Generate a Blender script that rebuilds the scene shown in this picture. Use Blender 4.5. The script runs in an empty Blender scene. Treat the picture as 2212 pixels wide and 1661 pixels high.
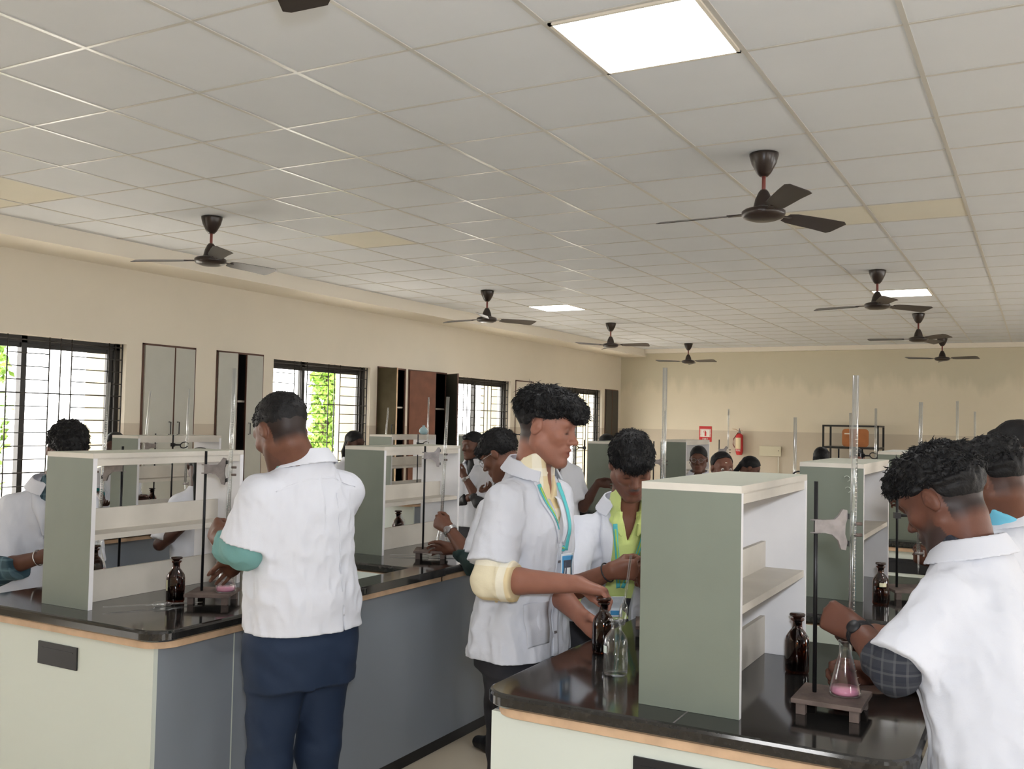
import bpy, bmesh, math, random
import numpy as np
from mathutils import Vector, Matrix
from mathutils.bvhtree import BVHTree
import openvdb as vdb

random.seed(7)
rng = np.random.default_rng(7)
SC = bpy.context.scene
COL = SC.collection
PI = math.pi

# ------------------------------------------------------------------ camera
EYE = 1.6
F_PX, YAW, PITCH, ROLL = 2085.97, 0.502219, 0.038580, 0.020239
_fw = np.array([-math.sin(YAW) * math.cos(PITCH), math.cos(YAW) * math.cos(PITCH), math.sin(PITCH)])
_r0 = np.array([math.cos(YAW), math.sin(YAW), 0.0])
_u0 = np.cross(_r0, _fw)
CR = math.cos(ROLL) * _r0 + math.sin(ROLL) * _u0
CU = -math.sin(ROLL) * _r0 + math.cos(ROLL) * _u0
cam_d = bpy.data.cameras.new('camera')
cam_d.sensor_fit = 'HORIZONTAL'; cam_d.sensor_width = 36.0
cam_d.lens = F_PX * 36.0 / 2212.0
cam_d.clip_start = 0.05; cam_d.clip_end = 200
cam = bpy.data.objects.new('camera', cam_d); COL.objects.link(cam)
cam.matrix_world = Matrix(((CR[0], CU[0], -_fw[0], 0), (CR[1], CU[1], -_fw[1], 0), (CR[2], CU[2], -_fw[2], EYE), (0, 0, 0, 1)))
SC.camera = cam

# ------------------------------------------------------------------ world, exposure
w = bpy.data.worlds.new('world'); SC.world = w; w.use_nodes = True
bg = w.node_tree.nodes['Background']
bg.inputs[0].default_value = (1.0, 0.98, 0.95, 1); bg.inputs[1].default_value = 3.4
SC.view_settings.view_transform = 'Standard'
SC.view_settings.look = 'None'
SC.view_settings.gamma = 1.0
SC.view_settings.use_curve_mapping = False
SC.view_settings.exposure = 1.88
SC.cycles.max_bounces = 8
SC.cycles.diffuse_bounces = 4
SC.cycles.glossy_bounces = 4
SC.cycles.transmission_bounces = 8
SC.cycles.transparent_max_bounces = 12
SC.cycles.caustics_reflective = False
SC.cycles.caustics_refractive = False
SC.cycles.sample_clamp_indirect = 6.0
SC.cycles.blur_glossy = 0.5

def light_area(name, loc, rot, size, power, color=(1, 1, 1), sy=None):
    l = bpy.data.lights.new(name, 'AREA'); l.energy = power; l.size = size; l.color = color
    if sy: l.shape = 'RECTANGLE'; l.size_y = sy
    o = bpy.data.objects.new(name, l); COL.objects.link(o); o.location = loc; o.rotation_euler = rot
    return o
# the photographer's flash, mounted on top of the camera
fl = light_area('camera_flash', (0.06, -0.02, 1.74), (0, 0, 0), 0.09, 8.5, (0.88, 0.93, 1.0))
fl.rotation_euler = Vector((_fw[0], _fw[1], _fw[2] + 0.02)).to_track_quat('-Z', 'Y').to_euler()
fl.data.spread = math.radians(150)

# ------------------------------------------------------------------ materials
MATS = {}
def mat(name, color=(0.8, 0.8, 0.8), rough=0.5, metal=0.0, spec=0.5, var=0.0, vscale=8.0, bump=0.0, bscale=60.0, emit=None, estr=0.0, trans=0.0, ior=1.45, sheen=0.0, attr=False, coat=0.0):
    if name in MATS: return MATS[name]
    m = bpy.data.materials.new(name); m.use_nodes = True; MATS[name] = m
    nt = m.node_tree; b = nt.nodes['Principled BSDF']
    b.inputs['Base Color'].default_value = (*color, 1)
    b.inputs['Roughness'].default_value = rough
    b.inputs['Metallic'].default_value = metal
    b.inputs['Specular IOR Level'].default_value = spec
    b.inputs['Transmission Weight'].default_value = trans
    b.inputs['IOR'].default_value = ior
    b.inputs['Coat Weight'].default_value = coat
    if sheen: b.inputs['Sheen Weight'].default_value = sheen
    if emit: b.inputs['Emission Color'].default_value = (*emit, 1); b.inputs['Emission Strength'].default_value = estr
    src = None
    tc = nt.nodes.new('ShaderNodeTexCoord')
    if attr:
        a = nt.nodes.new('ShaderNodeAttribute'); a.attribute_name = 'tint'; src = a.outputs['Color']
    if var > 0:
        n = nt.nodes.new('ShaderNodeTexNoise'); n.inputs['Scale'].default_value = vscale; n.inputs['Detail'].default_value = 5
        nt.links.new(tc.outputs['Object'], n.inputs['Vector'])
        mr = nt.nodes.new('ShaderNodeMapRange'); mr.inputs['From Min'].default_value = 0.3; mr.inputs['From Max'].default_value = 0.7
        mr.inputs['To Min'].default_value = 1 - var; mr.inputs['To Max'].default_value = 1 + var
        nt.links.new(n.outputs['Fac'], mr.inputs['Value'])
        mx = nt.nodes.new('ShaderNodeVectorMath'); mx.operation = 'SCALE'
        if src: nt.links.new(src, mx.inputs[0])
        else: mx.inputs[0].default_value = color
        nt.links.new(mr.outputs['Result'], mx.inputs['Scale']); src = mx.outputs[0]
    if src: nt.links.new(src, b.inputs['Base Color'])
    if bump > 0:
        n2 = nt.nodes.new('ShaderNodeTexNoise'); n2.inputs['Scale'].default_value = bscale; n2.inputs['Detail'].default_value = 4
        nt.links.new(tc.outputs['Object'], n2.inputs['Vector'])
        bp = nt.nodes.new('ShaderNodeBump'); bp.inputs['Strength'].default_value = bump; bp.inputs['Distance'].default_value = 0.004
        nt.links.new(n2.outputs['Fac'], bp.inputs['Height']); nt.links.new(bp.outputs['Normal'], b.inputs['Normal'])
    return m

def mat_wall(name, upper, lower, zsplit, patchy=False):
    m = mat(name, upper, 0.7, bump=0.05, bscale=25)
    nt = m.node_tree; b = nt.nodes['Principled BSDF']
    g = nt.nodes.new('ShaderNodeNewGeometry'); s = nt.nodes.new('ShaderNodeSeparateXYZ'); nt.links.new(g.outputs['Position'], s.inputs[0])
    gt = nt.nodes.new('ShaderNodeMath'); gt.operation = 'GREATER_THAN'; gt.inputs[1].default_value = zsplit; nt.links.new(s.outputs['Z'], gt.inputs[0])
    n = nt.nodes.new('ShaderNodeTexNoise'); n.inputs['Scale'].default_value = 1.3; n.inputs['Detail'].default_value = 6; nt.links.new(g.outputs['Position'], n.inputs['Vector'])
    mx = nt.nodes.new('ShaderNodeMix'); mx.data_type = 'RGBA'; mx.inputs[6].default_value = (*lower, 1); mx.inputs[7].default_value = (*upper, 1)
    nt.links.new(gt.outputs[0], mx.inputs[0]); out = mx.outputs[2]
    if patchy:   # damp, greenish repaint band high on the far wall
        n3 = nt.nodes.new('ShaderNodeTexNoise'); n3.inputs['Scale'].default_value = 3.0; n3.inputs['Detail'].default_value = 6
        mp = nt.nodes.new('ShaderNodeMapping'); mp.inputs['Scale'].default_value = (1.5, 1, .35); nt.links.new(g.outputs['Position'], mp.inputs[0]); nt.links.new(mp.outputs[0], n3.inputs['Vector'])
        ad = nt.nodes.new('ShaderNodeMath'); ad.operation = 'MULTIPLY_ADD'; ad.inputs[1].default_value = 0.9; nt.links.new(n3.outputs['Fac'], ad.inputs[0]); nt.links.new(s.outputs['Z'], ad.inputs[2])
        mr = nt.nodes.new('ShaderNodeMapRange'); mr.inputs['From Min'].default_value = 2.72; mr.inputs['From Max'].default_value = 2.95; mr.inputs['To Max'].default_value = 0.55; nt.links.new(ad.outputs[0], mr.inputs['Value'])
        m2 = nt.nodes.new('ShaderNodeMix'); m2.data_type = 'RGBA'; m2.inputs[7].default_value = (0.52, 0.49, 0.37, 1); nt.links.new(out, m2.inputs[6]); nt.links.new(mr.outputs[0], m2.inputs[0]); out = m2.outputs[2]
    mr2 = nt.nodes.new('ShaderNodeMapRange'); mr2.inputs['To Min'].default_value = 0.93; mr2.inputs['To Max'].default_value = 1.05; nt.links.new(n.outputs['Fac'], mr2.inputs['Value'])
    vm = nt.nodes.new('ShaderNodeVectorMath'); vm.operation = 'SCALE'; nt.links.new(out, vm.inputs[0]); nt.links.new(mr2.outputs[0], vm.inputs['Scale'])
    nt.links.new(vm.outputs[0], b.inputs['Base Color'])
    return m

def mat_plaid(name, base, dark, light, scale=1.0, dirs=((1, 0, 0), (0, 0, 1))):
    m = mat(name, base, 0.85, bump=0.15, bscale=200)
    nt = m.node_tree; b = nt.nodes['Principled BSDF']; tc = nt.nodes.new('ShaderNodeTexCoord')
    out = None
    cur = nt.nodes.new('ShaderNodeRGB'); cur.outputs[0].default_value = (*base, 1); out = cur.outputs[0]
    for k, (d, col, freq, th) in enumerate(((dirs[0], dark, 42, .2), (dirs[1], dark, 42, .2), (dirs[0], light, 90, .82), (dirs[1], light, 90, .82))):
        vd = nt.nodes.new('ShaderNodeVectorMath'); vd.operation = 'DOT_PRODUCT'; vd.inputs[1].default_value = tuple(c * freq * scale for c in d)
        nt.links.new(tc.outputs['Object'], vd.inputs[0])
        sn = nt.nodes.new('ShaderNodeMath'); sn.operation = 'SINE'; nt.links.new(vd.outputs['Value'], sn.inputs[0])
        gt = nt.nodes.new('ShaderNodeMath'); gt.operation = 'GREATER_THAN'; gt.inputs[1].default_value = th; nt.links.new(sn.outputs[0], gt.inputs[0])
        ml = nt.nodes.new('ShaderNodeMath'); ml.operation = 'MULTIPLY'; ml.inputs[1].default_value = 0.45; nt.links.new(gt.outputs[0], ml.inputs[0])
        mx = nt.nodes.new('ShaderNodeMix'); mx.data_type = 'RGBA'; mx.inputs[7].default_value = (*col, 1)
        nt.links.new(out, mx.inputs[6]); nt.links.new(ml.outputs[0], mx.inputs[0]); out = mx.outputs[2]
    nt.links.new(out, b.inputs['Base Color'])
    return m

def mat_pane(name, tint=(1, 1, 1)):
    m = bpy.data.materials.new(name); m.use_nodes = True; nt = m.node_tree; nt.nodes.clear(); MATS[name] = m
    o = nt.nodes.new('ShaderNodeOutputMaterial'); t = nt.nodes.new('ShaderNodeBsdfTransparent'); g = nt.nodes.new('ShaderNodeBsdfGlossy'); mx = nt.nodes.new('ShaderNodeMixShader')
    t.inputs[0].default_value = (*tint, 1); g.inputs['Roughness'].default_value = 0.03; mx.inputs[0].default_value = 0.06
    nt.links.new(t.outputs[0], mx.inputs[1]); nt.links.new(g.outputs[0], mx.inputs[2]); nt.links.new(mx.outputs[0], o.inputs[0])
    return m

M_PANE = mat_pane('window_glass')
M_TILE = mat('ceiling_tile', (0.725, 0.745, 0.775), 0.85, var=0.015, vscale=3)
M_TILE2 = mat('ceiling_tile_yellowed', (0.76, 0.72, 0.61), 0.85, var=0.02, vscale=3)
M_TBAR = mat('ceiling_grid_bar', (0.60, 0.58, 0.54), 0.28, spec=0.7)
M_WALL = mat_wall('left_wall_paint', (0.71, 0.65, 0.545), (0.56, 0.49, 0.40), 1.515)
M_WALLB = mat_wall('far_wall_paint', (0.72, 0.645, 0.505), (0.58, 0.505, 0.395), 1.515, True)
M_SOFFIT = mat('soffit_paint', (0.80, 0.74, 0.64), 0.6)
M_REVEAL = mat('reveal_paint', (0.85, 0.76, 0.55), 0.6)
M_FLOOR = mat('floor_tiles', (0.60, 0.52, 0.40), 0.25, var=0.04, vscale=2)
M_BLACKF = mat('black_window_frame', (0.02, 0.018, 0.016), 0.4)
M_GRILLE = mat('grille_bar', (0.035, 0.03, 0.027), 0.45)
M_LAM = mat('sage_green_laminate', (0.165, 0.185, 0.148), 0.5, var=0.05, vscale=5, bump=0.05, bscale=300)
M_WLAM = mat('white_shelf_board', (0.74, 0.73, 0.74), 0.45, var=0.05, vscale=6)
M_SLAM = mat('stained_shelf_board', (0.58, 0.54, 0.475), 0.5, var=0.10, vscale=5)
M_ENDP = mat('mint_white_laminate', (0.60, 0.64, 0.58), 0.4, var=0.012, vscale=2)
M_SIDEP = mat('grey_blue_laminate', (0.22, 0.245, 0.28), 0.45, var=0.02, vscale=2)
M_GRANITE = mat('black_granite', (0.018, 0.017, 0.016), 0.09, spec=0.75, var=0.35, vscale=60)
M_PLY = mat('plywood_edge', (0.56, 0.38, 0.24), 0.6, var=0.15, vscale=14)
M_BLACK = mat('black_plastic', (0.012, 0.012, 0.014), 0.5)
M_FAN = mat('brown_black_fan_enamel', (0.030, 0.020, 0.016), 0.3)
M_RED = mat('red_oxide_rod', (0.22, 0.06, 0.05), 0.5)
M_LIGHT = mat('lit_panel', (1, 1, 1), 0.5, emit=(1, 1, 1), estr=5.0)
M_IRON = mat('black_iron_rod', (0.02, 0.02, 0.022), 0.35, metal=0.6)
M_RUST = mat('rusty_stand_base', (0.13, 0.095, 0.08), 0.75, var=0.35, vscale=18, bump=0.4, bscale=70)
M_TOPB = mat('pale_top_laminate', (0.46, 0.475, 0.40), 0.45, var=0.03)
M_CLAMP = mat('grey_clamp_metal', (0.24, 0.215, 0.21), 0.45, metal=0.4, var=0.2, vscale=40)
def mat_thin_glass(name, tint, refl=(1, 1, 1), lo=0.05, hi=0.9, power=2.2, rough=0.03):
    m = bpy.data.materials.new(name); m.use_nodes = True; nt = m.node_tree; nt.nodes.clear(); MATS[name] = m
    o = nt.nodes.new('ShaderNodeOutputMaterial'); t = nt.nodes.new('ShaderNodeBsdfTransparent'); g = nt.nodes.new('ShaderNodeBsdfGlossy'); mx = nt.nodes.new('ShaderNodeMixShader')
    lw = nt.nodes.new('ShaderNodeLayerWeight'); lw.inputs[0].default_value = 0.5
    pw = nt.nodes.new('ShaderNodeMath'); pw.operation = 'POWER'; pw.inputs[1].default_value = power; nt.links.new(lw.outputs['Facing'], pw.inputs[0])
    mr = nt.nodes.new('ShaderNodeMapRange'); mr.inputs['To Min'].default_value = lo; mr.inputs['To Max'].default_value = hi; nt.links.new(pw.outputs[0], mr.inputs['Value'])
    t.inputs[0].default_value = (*tint, 1); g.inputs[0].default_value = (*refl, 1); g.inputs['Roughness'].default_value = rough
    nt.links.new(mr.outputs[0], mx.inputs[0]); nt.links.new(t.outputs[0], mx.inputs[1]); nt.links.new(g.outputs[0], mx.inputs[2]); nt.links.new(mx.outputs[0], o.inputs[0])
    return m
M_GLASS = mat_thin_glass('clear_glass', (0.96, 0.97, 0.97))
M_GLASSB = mat_thin_glass('burette_glass', (0.97, 0.98, 0.98), lo=0.10, hi=1.0, power=1.7, rough=0.15)
M_AMBER = mat_thin_glass('amber_glass', (0.34, 0.13, 0.045), lo=0.05, hi=0.5)
M_AMBERD = mat('amber_stopper', (0.026, 0.010, 0.006), 0.06, spec=0.6)
M_PINK = mat('pink_liquid', (0.85, 0.33, 0.48), 0.1)
M_LABEL = mat('paper_label', (0.70, 0.66, 0.45), 0.8)
M_LABELW = mat('white_green_label', (0.72, 0.80, 0.74), 0.8)
M_CABW = mat('cabinet_door_laminate', (0.46, 0.46, 0.415), 0.5, var=0.02)
M_CABF = mat('brown_cabinet_edge', (0.10, 0.045, 0.03), 0.5)
M_CABD = mat('dark_cabinet_inside', (0.05, 0.045, 0.04), 0.6)
M_CABR = mat('reddish_plywood_back', (0.17, 0.065, 0.035), 0.6, var=0.15)
M_COAT = mat('white_coat_cloth', (0.62, 0.635, 0.69), 0.9, bump=0.1, bscale=260)
M_SINK = mat('sink_laminate', (0.70, 0.74, 0.68), 0.35)
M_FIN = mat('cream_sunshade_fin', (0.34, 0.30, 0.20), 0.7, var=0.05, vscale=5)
M_LEAF = mat('tree_leaf', (0.20, 0.36, 0.05), 0.5, var=0.4, vscale=6)
M_BARK = mat('tree_bark', (0.18, 0.13, 0.09), 0.8)
M_GROUND = mat('outside_ground', (0.75, 0.72, 0.66), 0.9)
M_HAIR = mat('black_hair', (0.006, 0.0055, 0.006), 0.55, spec=0.3, bump=0.5, bscale=170)
M_EYE = mat('eye_white', (0.55, 0.5, 0.47), 0.2)
M_IRIS = mat('dark_iris', (0.01, 0.006, 0.004), 0.1)

# ------------------------------------------------------------------ object helpers
def empty(name, loc=(0, 0, 0), label=None, cat=None, group=None, kind=None, rotz=0):
    o = bpy.data.objects.new(name, None); COL.objects.link(o); o.location = loc; o.rotation_euler = (0, 0, rotz)
    o.empty_display_size = 0.1
    return tag(o, label, cat, group, kind)
def tag(o, label=None, cat=None, group=None, kind=None):
    if label: o['label'] = label
    if cat: o['category'] = cat
    if group: o['group'] = group
    if kind: o['kind'] = kind
    return o
def link_mesh(name, me, m, parent=None, smooth=False, world=False):
    """mesh coordinates are local to the parent unless world=True (then the parent only moves with it)"""
    o = bpy.data.objects.new(name, me); COL.objects.link(o)
    for mm in (m if isinstance(m, (list, tuple)) else [m]): me.materials.append(mm)
    if parent is not None:
        o.parent = parent
        if world: o.matrix_parent_inverse = (Matrix.Translation(parent.location) @ parent.rotation_euler.to_matrix().to_4x4()).inverted()
    if smooth: me.polygons.foreach_set('use_smooth', [True] * len(me.polygons))
    return o

class MB:
    """collects simple solids into one mesh"""
    def __init__(s): s.v = []; s.f = []; s.mi = []; s.sm = []
    def add(s, V, F, mi=0, sm=False):
        n = len(s.v); s.v += [tuple(map(float, p)) for p in V]; s.f += [tuple(i + n for i in f) for f in F]; s.mi += [mi] * len(F); s.sm += [sm] * len(F); return s
    def box(s, x0, x1, y0, y1, z0, z1, mi=0, R=None, c=None):
        V = [(x, y, z) for z in (z0, z1) for y in (y0, y1) for x in (x0, x1)]
        if R is not None:
            c = np.array(c if c is not None else (0, 0, 0)); V = [tuple(R @ (np.array(v)) + c) for v in V]
        return s.add(V, [(0, 2, 3, 1), (4, 5, 7, 6), (0, 1, 5, 4), (2, 6, 7, 3), (0, 4, 6, 2), (1, 3, 7, 5)], mi)
    def prism(s, poly, z0, z1, mi=0):
        n = len(poly); V = [(x, y, z0) for x, y in poly] + [(x, y, z1) for x, y in poly]
        F = [tuple(range(n - 1, -1, -1)), tuple(range(n, 2 * n))] + [(i, (i + 1) % n, n + (i + 1) % n, n + i) for i in range(n)]
        return s.add(V, F, mi)
    def tube(s, pts, r, n=10, mi=0, cap=True, closed=False):
        pts = [np.array(p, float) for p in pts]; m = len(pts); rs = r if isinstance(r, (list, tuple)) else [r] * m
        rings = []; up = np.array([0, 0, 1.0])
        for i, p in enumerate(pts):
            a = pts[(i - 1) % m] if (i > 0 or closed) else p; b = pts[(i + 1) % m] if (i < m - 1 or closed) else p
            t = b - a; t /= np.linalg.norm(t) + 1e-12
            ref = up if abs(t[2]) < 0.95 else np.array([1.0, 0, 0])
            x = np.cross(ref, t); x /= np.linalg.norm(x); y = np.cross(t, x)
            rings.append([p + rs[i] * (math.cos(2 * PI * k / n) * x + math.sin(2 * PI * k / n) * y) for k in range(n)])
        V = [q for rg in rings for q in rg]; F = []
        for i in range(m if closed else m - 1):
            for k in range(n):
                a = i * n + k; b = i * n + (k + 1) % n; c = ((i + 1) % m) * n + (k + 1) % n; d = ((i + 1) % m) * n + k
                F.append((a, b, c, d))
        if cap and not closed: F += [tuple(range(n - 1, -1, -1)), tuple(range((m - 1) * n, m * n))]
        return s.add(V, F, mi, True)
    def lathe(s, prof, n=28, c=(0, 0, 0), mi=0, closed=False):
        V = []; F = []; m = len(prof)
        for r, z in prof:
            for k in range(n): V.append((c[0] + r * math.cos(2 * PI * k / n), c[1] + r * math.sin(2 * PI * k / n), c[2] + z))
        for i in range(m - 1 + (1 if closed else 0)):
            j = (i + 1) % m
            for k in range(n): F.append((i * n + k, i * n + (k + 1) % n, j * n + (k + 1) % n, j * n + k))
        return s.add(V, F, mi, True)
    def build(s, name, m, parent=None, world=False, bevel=0.0, fix=True):
        me = bpy.data.meshes.new(name); me.from_pydata(s.v, [], s.f); me.update()
        me.polygons.foreach_set('material_index', s.mi); me.polygons.foreach_set('use_smooth', s.sm)
        if fix:
            bm = bmesh.new(); bm.from_mesh(me); bmesh.ops.recalc_face_normals(bm, faces=bm.faces)
            if bevel > 0: bmesh.ops.bevel(bm, geom=list(bm.edges), offset=bevel, segments=2, affect='EDGES', profile=0.7)
            bm.to_mesh(me); bm.free()
        return link_mesh(name, me, m, parent, world=world)

def text_obj(name, body, size, m, loc, rot, parent=None, ext=0.001):
    c = bpy.data.curves.new(name, 'FONT'); c.body = body; c.size = size; c.extrude = ext; c.align_x = 'CENTER'; c.align_y = 'CENTER'
    t = bpy.data.objects.new(name, c); COL.objects.link(t); t.location = loc; t.rotation_euler = rot
    c.materials.append(m)
    dg = bpy.context.evaluated_depsgraph_get(); dg.update()
    me = bpy.data.meshes.new_from_object(t.evaluated_get(dg)); o = bpy.data.objects.new(name, me); COL.objects.link(o)
    o.location = loc; o.rotation_euler = rot
    bpy.data.objects.remove(t); o.name = name
    if parent: o.parent = parent
    return o

def copy_tree(o, parent=None):
    c = o.copy(); COL.objects.link(c)
    if parent is not None: c.parent = parent
    for ch in list(o.children): copy_tree(ch, c)
    return c

# ------------------------------------------------------------------ the room
XL, XR, YN, YF, HC = -7.5, 5.5, -4.0, 18.25, 3.10
XT = -6.95                        # edge of the tiled ceiling, a soffit runs along the wall
b = MB(); b.box(XL - .3, XR + .3, YN - .3, YF + .3, -0.1, 0.0)
tag(b.build('floor', M_FLOOR), kind='structure')
# tiled ceiling, one face per tile
GX, GY = -1.6394, 2.5710
bm = MB()
nx0, nx1 = -9, 12
for i in range(-9, 12):
    for j in range(-11, 27):
        x0, x1 = GX + i * .6, GX + (i + 1) * .6; y0, y1 = GY + j * .6, GY + (j + 1) * .6
        x0, x1 = max(x0, XT), min(x1, XR); y0, y1 = max(y0, YN), min(y1, YF)
        if x1 - x0 < .01 or y1 - y0 < .01: continue
        yel = (i, j) in ((-9, 2), (-8, 2), (-6, 6), (0, 7), (1, 7))
        bm.add([(x0, y0, HC), (x0, y1, HC), (x1, y1, HC), (x1, y0, HC)], [(0, 1, 2, 3)], 1 if yel else 0)
bm.box(XT, XR + .3, YN - .3, YF + .3, HC + .02, HC + .1)
tag(bm.build('ceiling', [M_TILE, M_TILE2], fix=False), kind='structure')
b = MB()
for i in range(-9, 13):
    x = GX + i * .6
    if x < XT or x > XR: continue
    b.box(x - .010, x + .010, YN, YF, HC - .004, HC - .0005)
for j in range(-11, 28):
    y = GY + j * .6
    if y < YN or y > YF: continue
    b.box(XT, XR, y - .007, y + .007, HC - .0035, HC - .0005)
tag(b.build('trim_1', M_TBAR), kind='structure')
# soffit along the window wall and shallow band along the far wall
b = MB(); b.box(XL, XT, YN, YF, 2.955, HC + .1); b.box(XT, XR, YF - .13, YF, 3.02, HC)
tag(b.build('trim_2', M_SOFFIT), kind='structure')

# left wall with openings (windows and recessed cabinets)
WIN = [(y1 - 1.77, y1) for y1 in (-4.0 + 3.0, 2.43, 6.16, 9.905, 13.62, 17.31)]
WZ0, WZ1 = 0.31, 2.25
CABZ0, CABZ1 = 0.25, 2.28
CABO = [(6.34, 7.00), (7.28, 7.97), (10.05, 10.68), (10.74, 11.70), (13.77, 14.41), (17.44, 18.10)]
holes = [(a, c, WZ0, WZ1) for a, c in WIN if a > YN] + [(a, c, CABZ0, CABZ1) for a, c in CABO]
holes.sort()
b = MB(); y = YN - .3
for a, c, z0, z1 in holes:
    b.box(XL - .25, XL, y, a, 0, HC + .1); b.box(XL - .25, XL, a, c, 0, z0); b.box(XL - .25, XL, a, c, z1, HC + .1); y = c
b.box(XL - .25, XL, y, YF + .3, 0, HC + .1)
tag(b.build('wall_left', M_WALL), kind='structure')
b = MB(); b.box(XL, XR, YF, YF + .25, 0, HC + .1); tag(b.build('wall_far', M_WALLB), kind='structure')
# right wall also has windows (out of frame, they light the room)
b = MB(); y = YN
for a in (-2.5, 1.2, 4.9, 8.6, 12.3):
    b.box(XR, XR + .2, y, a, 0, HC + .1); b.box(XR, XR + .2, a, a + 1.77, 0, 0.9); b.box(XR, XR + .2, a, a + 1.77, WZ1, HC + .1); y = a + 1.77
b.box(XR, XR + .2, y, YF + .25, 0, HC + .1); tag(b.build('wall_right', M_WALL), kind='structure')
b = MB(); b.box(XL, XR, YN - .25, YN, 0, HC + .1); tag(b.build('wall_near', M_WALL), kind='structure')

# windows
for n, (y0, y1) in enumerate([wv for wv in WIN if wv[0] > YN]):
    wn = empty('window_%d' % (n + 1), (XL - .12, (y0 + y1) / 2, WZ0), kind='structure')
    f = MB(); X0, X1 = XL - .15, XL - .09
    f.box(X0, X1, y0, y1, WZ1 - .06, WZ1); f.box(X0, X1, y0, y1, WZ0, WZ0 + .05)
    f.box(X0, X1, y0, y0 + .05, WZ0, WZ1); f.box(X0, X1, y1 - .07, y1, WZ0, WZ1)
    mid = y0 + (.80 if n != 3 else .6); f.box(X0, X1, mid - .025, mid + .025, WZ0, WZ1)
    f.box(X0 + .02, X1 - .02, y0, y1, WZ1 - .10, WZ1 - .05); f.box(X0 + .02, X1 - .01, y1 - .13, y1 - .07, WZ0, WZ1)
    f.build('window_frame', M_BLACKF, wn, world=True)
    g = MB(); XG = XL - .05; rr = .0065
    ups = [.005, .40, .51, .62, 1.01, 1.12, 1.23, 1.62, 1.69, 1.765]
    for u in ups: g.tube([(XG, y0 + u, WZ0), (XG, y0 + u, WZ1)], rr, 6)
    k = 0; z = WZ1 - .035
    while z > WZ0:
        for a, c in ((0, .40), (.62, 1.01), (1.23, 1.62), (1.62, 1.765)): g.tube([(XG, y0 + a, z), (XG, y0 + c, z)], rr * .8, 6)
        if k % 6 == 4 or k == 0: g.tube([(XG, y0, z), (XG, y1, z)], rr, 6)
        z -= .113; k += 1
    g.build('grille', M_GRILLE, wn, world=True)
    p = MB(); p.box(XL - .125, XL - .121, y0 + .05, mid, WZ0 + .05, WZ1 - .06); p.build('pane', M_PANE, wn, world=True)
    p = MB(); p.box(XL - .135, XL - .131, mid, y1 - .07, WZ0 + .05, WZ1 - .06); p.build('pane', M_PANE, wn, world=True)
    s = MB(); s.box(XL - .02, XL + .03, y0 - .02, y1 + .02, WZ0 - .03, WZ0); s.build('window_sill', M_REVEAL, wn, world=True)

# outside: sunshade fins, ground, trees
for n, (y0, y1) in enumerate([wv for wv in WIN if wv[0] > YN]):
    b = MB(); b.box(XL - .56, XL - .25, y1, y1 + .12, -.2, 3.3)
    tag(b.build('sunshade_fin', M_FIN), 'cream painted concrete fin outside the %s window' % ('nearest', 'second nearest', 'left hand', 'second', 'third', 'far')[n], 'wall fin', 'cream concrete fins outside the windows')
b = MB(); b.box(-60, XL - .25, -40, 60, -.4, -.25); tag(b.build('ground', M_GROUND), kind='structure')

def tree(x, y, h, spread, n, label, zlo=1.0, seed=1):
    r = np.random.default_rng(seed)
    t = empty('tree', (x, y, -.25), label, 'tree', 'trees outside the windows')
    b = MB(); b.tube([(x, y, -.25), (x + .05, y, h * .4), (x, y + .1, h * .8)], [.10, .07, .03], 8)
    for k in range(7):
        a = r.uniform(0, 2 * PI); zz = h * r.uniform(.3, .75)
        b.tube([(x, y, zz), (x + spread * .7 * math.cos(a), y + spread * .7 * math.sin(a), zz + h * .15)], [.03, .008], 5)
    b.build('trunk', M_BARK, t, world=True)
    l = MB()
    for k in range(n):
        v = r.normal(size=3); v /= np.linalg.norm(v); v *= r.uniform(.35, 1) ** .6
        p = np.array([x + v[0] * spread, y + v[1] * spread, (zlo + h) / 2 + v[2] * (h - zlo) / 2])
        a = r.normal(size=3); a /= np.linalg.norm(a); c = np.cross(a, r.normal(size=3)); c /= np.linalg.norm(c)
        L, Wd = r.uniform(.07, .15), r.uniform(.018, .035)
        l.add([p, p + a * L * .5 + c * Wd, p + a * L, p + a * L * .5 - c * Wd], [(0, 1, 2, 3)])
    l.build('foliage', M_LEAF, t, world=True, fix=False)
tree(-9.6, 6.05, 3.1, .30, 2200, 'leafy green tree outside the left hand window', .2, 1)
tree(-9.7, 11.66, 3.3, .20, 3000, 'dense leafy tree outside the second window', 0, 2)

# wall cabinets
def cab_door(parent, y_h, wd, ang, mt, hside=1, handle=True, z0=CABZ0 + .02, z1=CABZ1 - .02, edge=True):
    """door hinged at y_h, width wd (sign gives direction), opened by ang degrees into the room"""
    d = np.array([math.sin(math.radians(ang)), math.copysign(1, wd) * math.cos(math.radians(ang)), 0]); nrm = np.array([math.cos(math.radians(ang)), -math.copysign(1, wd) * math.sin(math.radians(ang)), 0])
    R = np.array([d, nrm, (0, 0, 1)]).T; c = np.array([XL + .004, y_h, 0])
    b = MB(); b.box(.003, abs(wd) - .003, 0, .018, z0, z1, 0, R, c)
    if edge: b.box(abs(wd) - .006, abs(wd), -.001, .019, z0, z1, 1, R, c)
    o = b.build('door', [mt, M_CABF if ang < 60 else M_PLY], parent, world=True)
    if handle:
        h = MB(); hz = 1.47; x = abs(wd) - .05
        pts = [R @ np.array(q) + c for q in ((x, .018, hz - .06), (x, .045, hz - .06), (x, .045, hz + .06), (x, .018, hz + .06))]
        h.tube(pts, .005, 6); h.build('handle', M_BLACK, o).matrix_parent_inverse = Matrix.Identity(4)
        o.children[0].parent = o
        # keep the handle in world space: the door itself has an identity world transform
    return o
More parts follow.
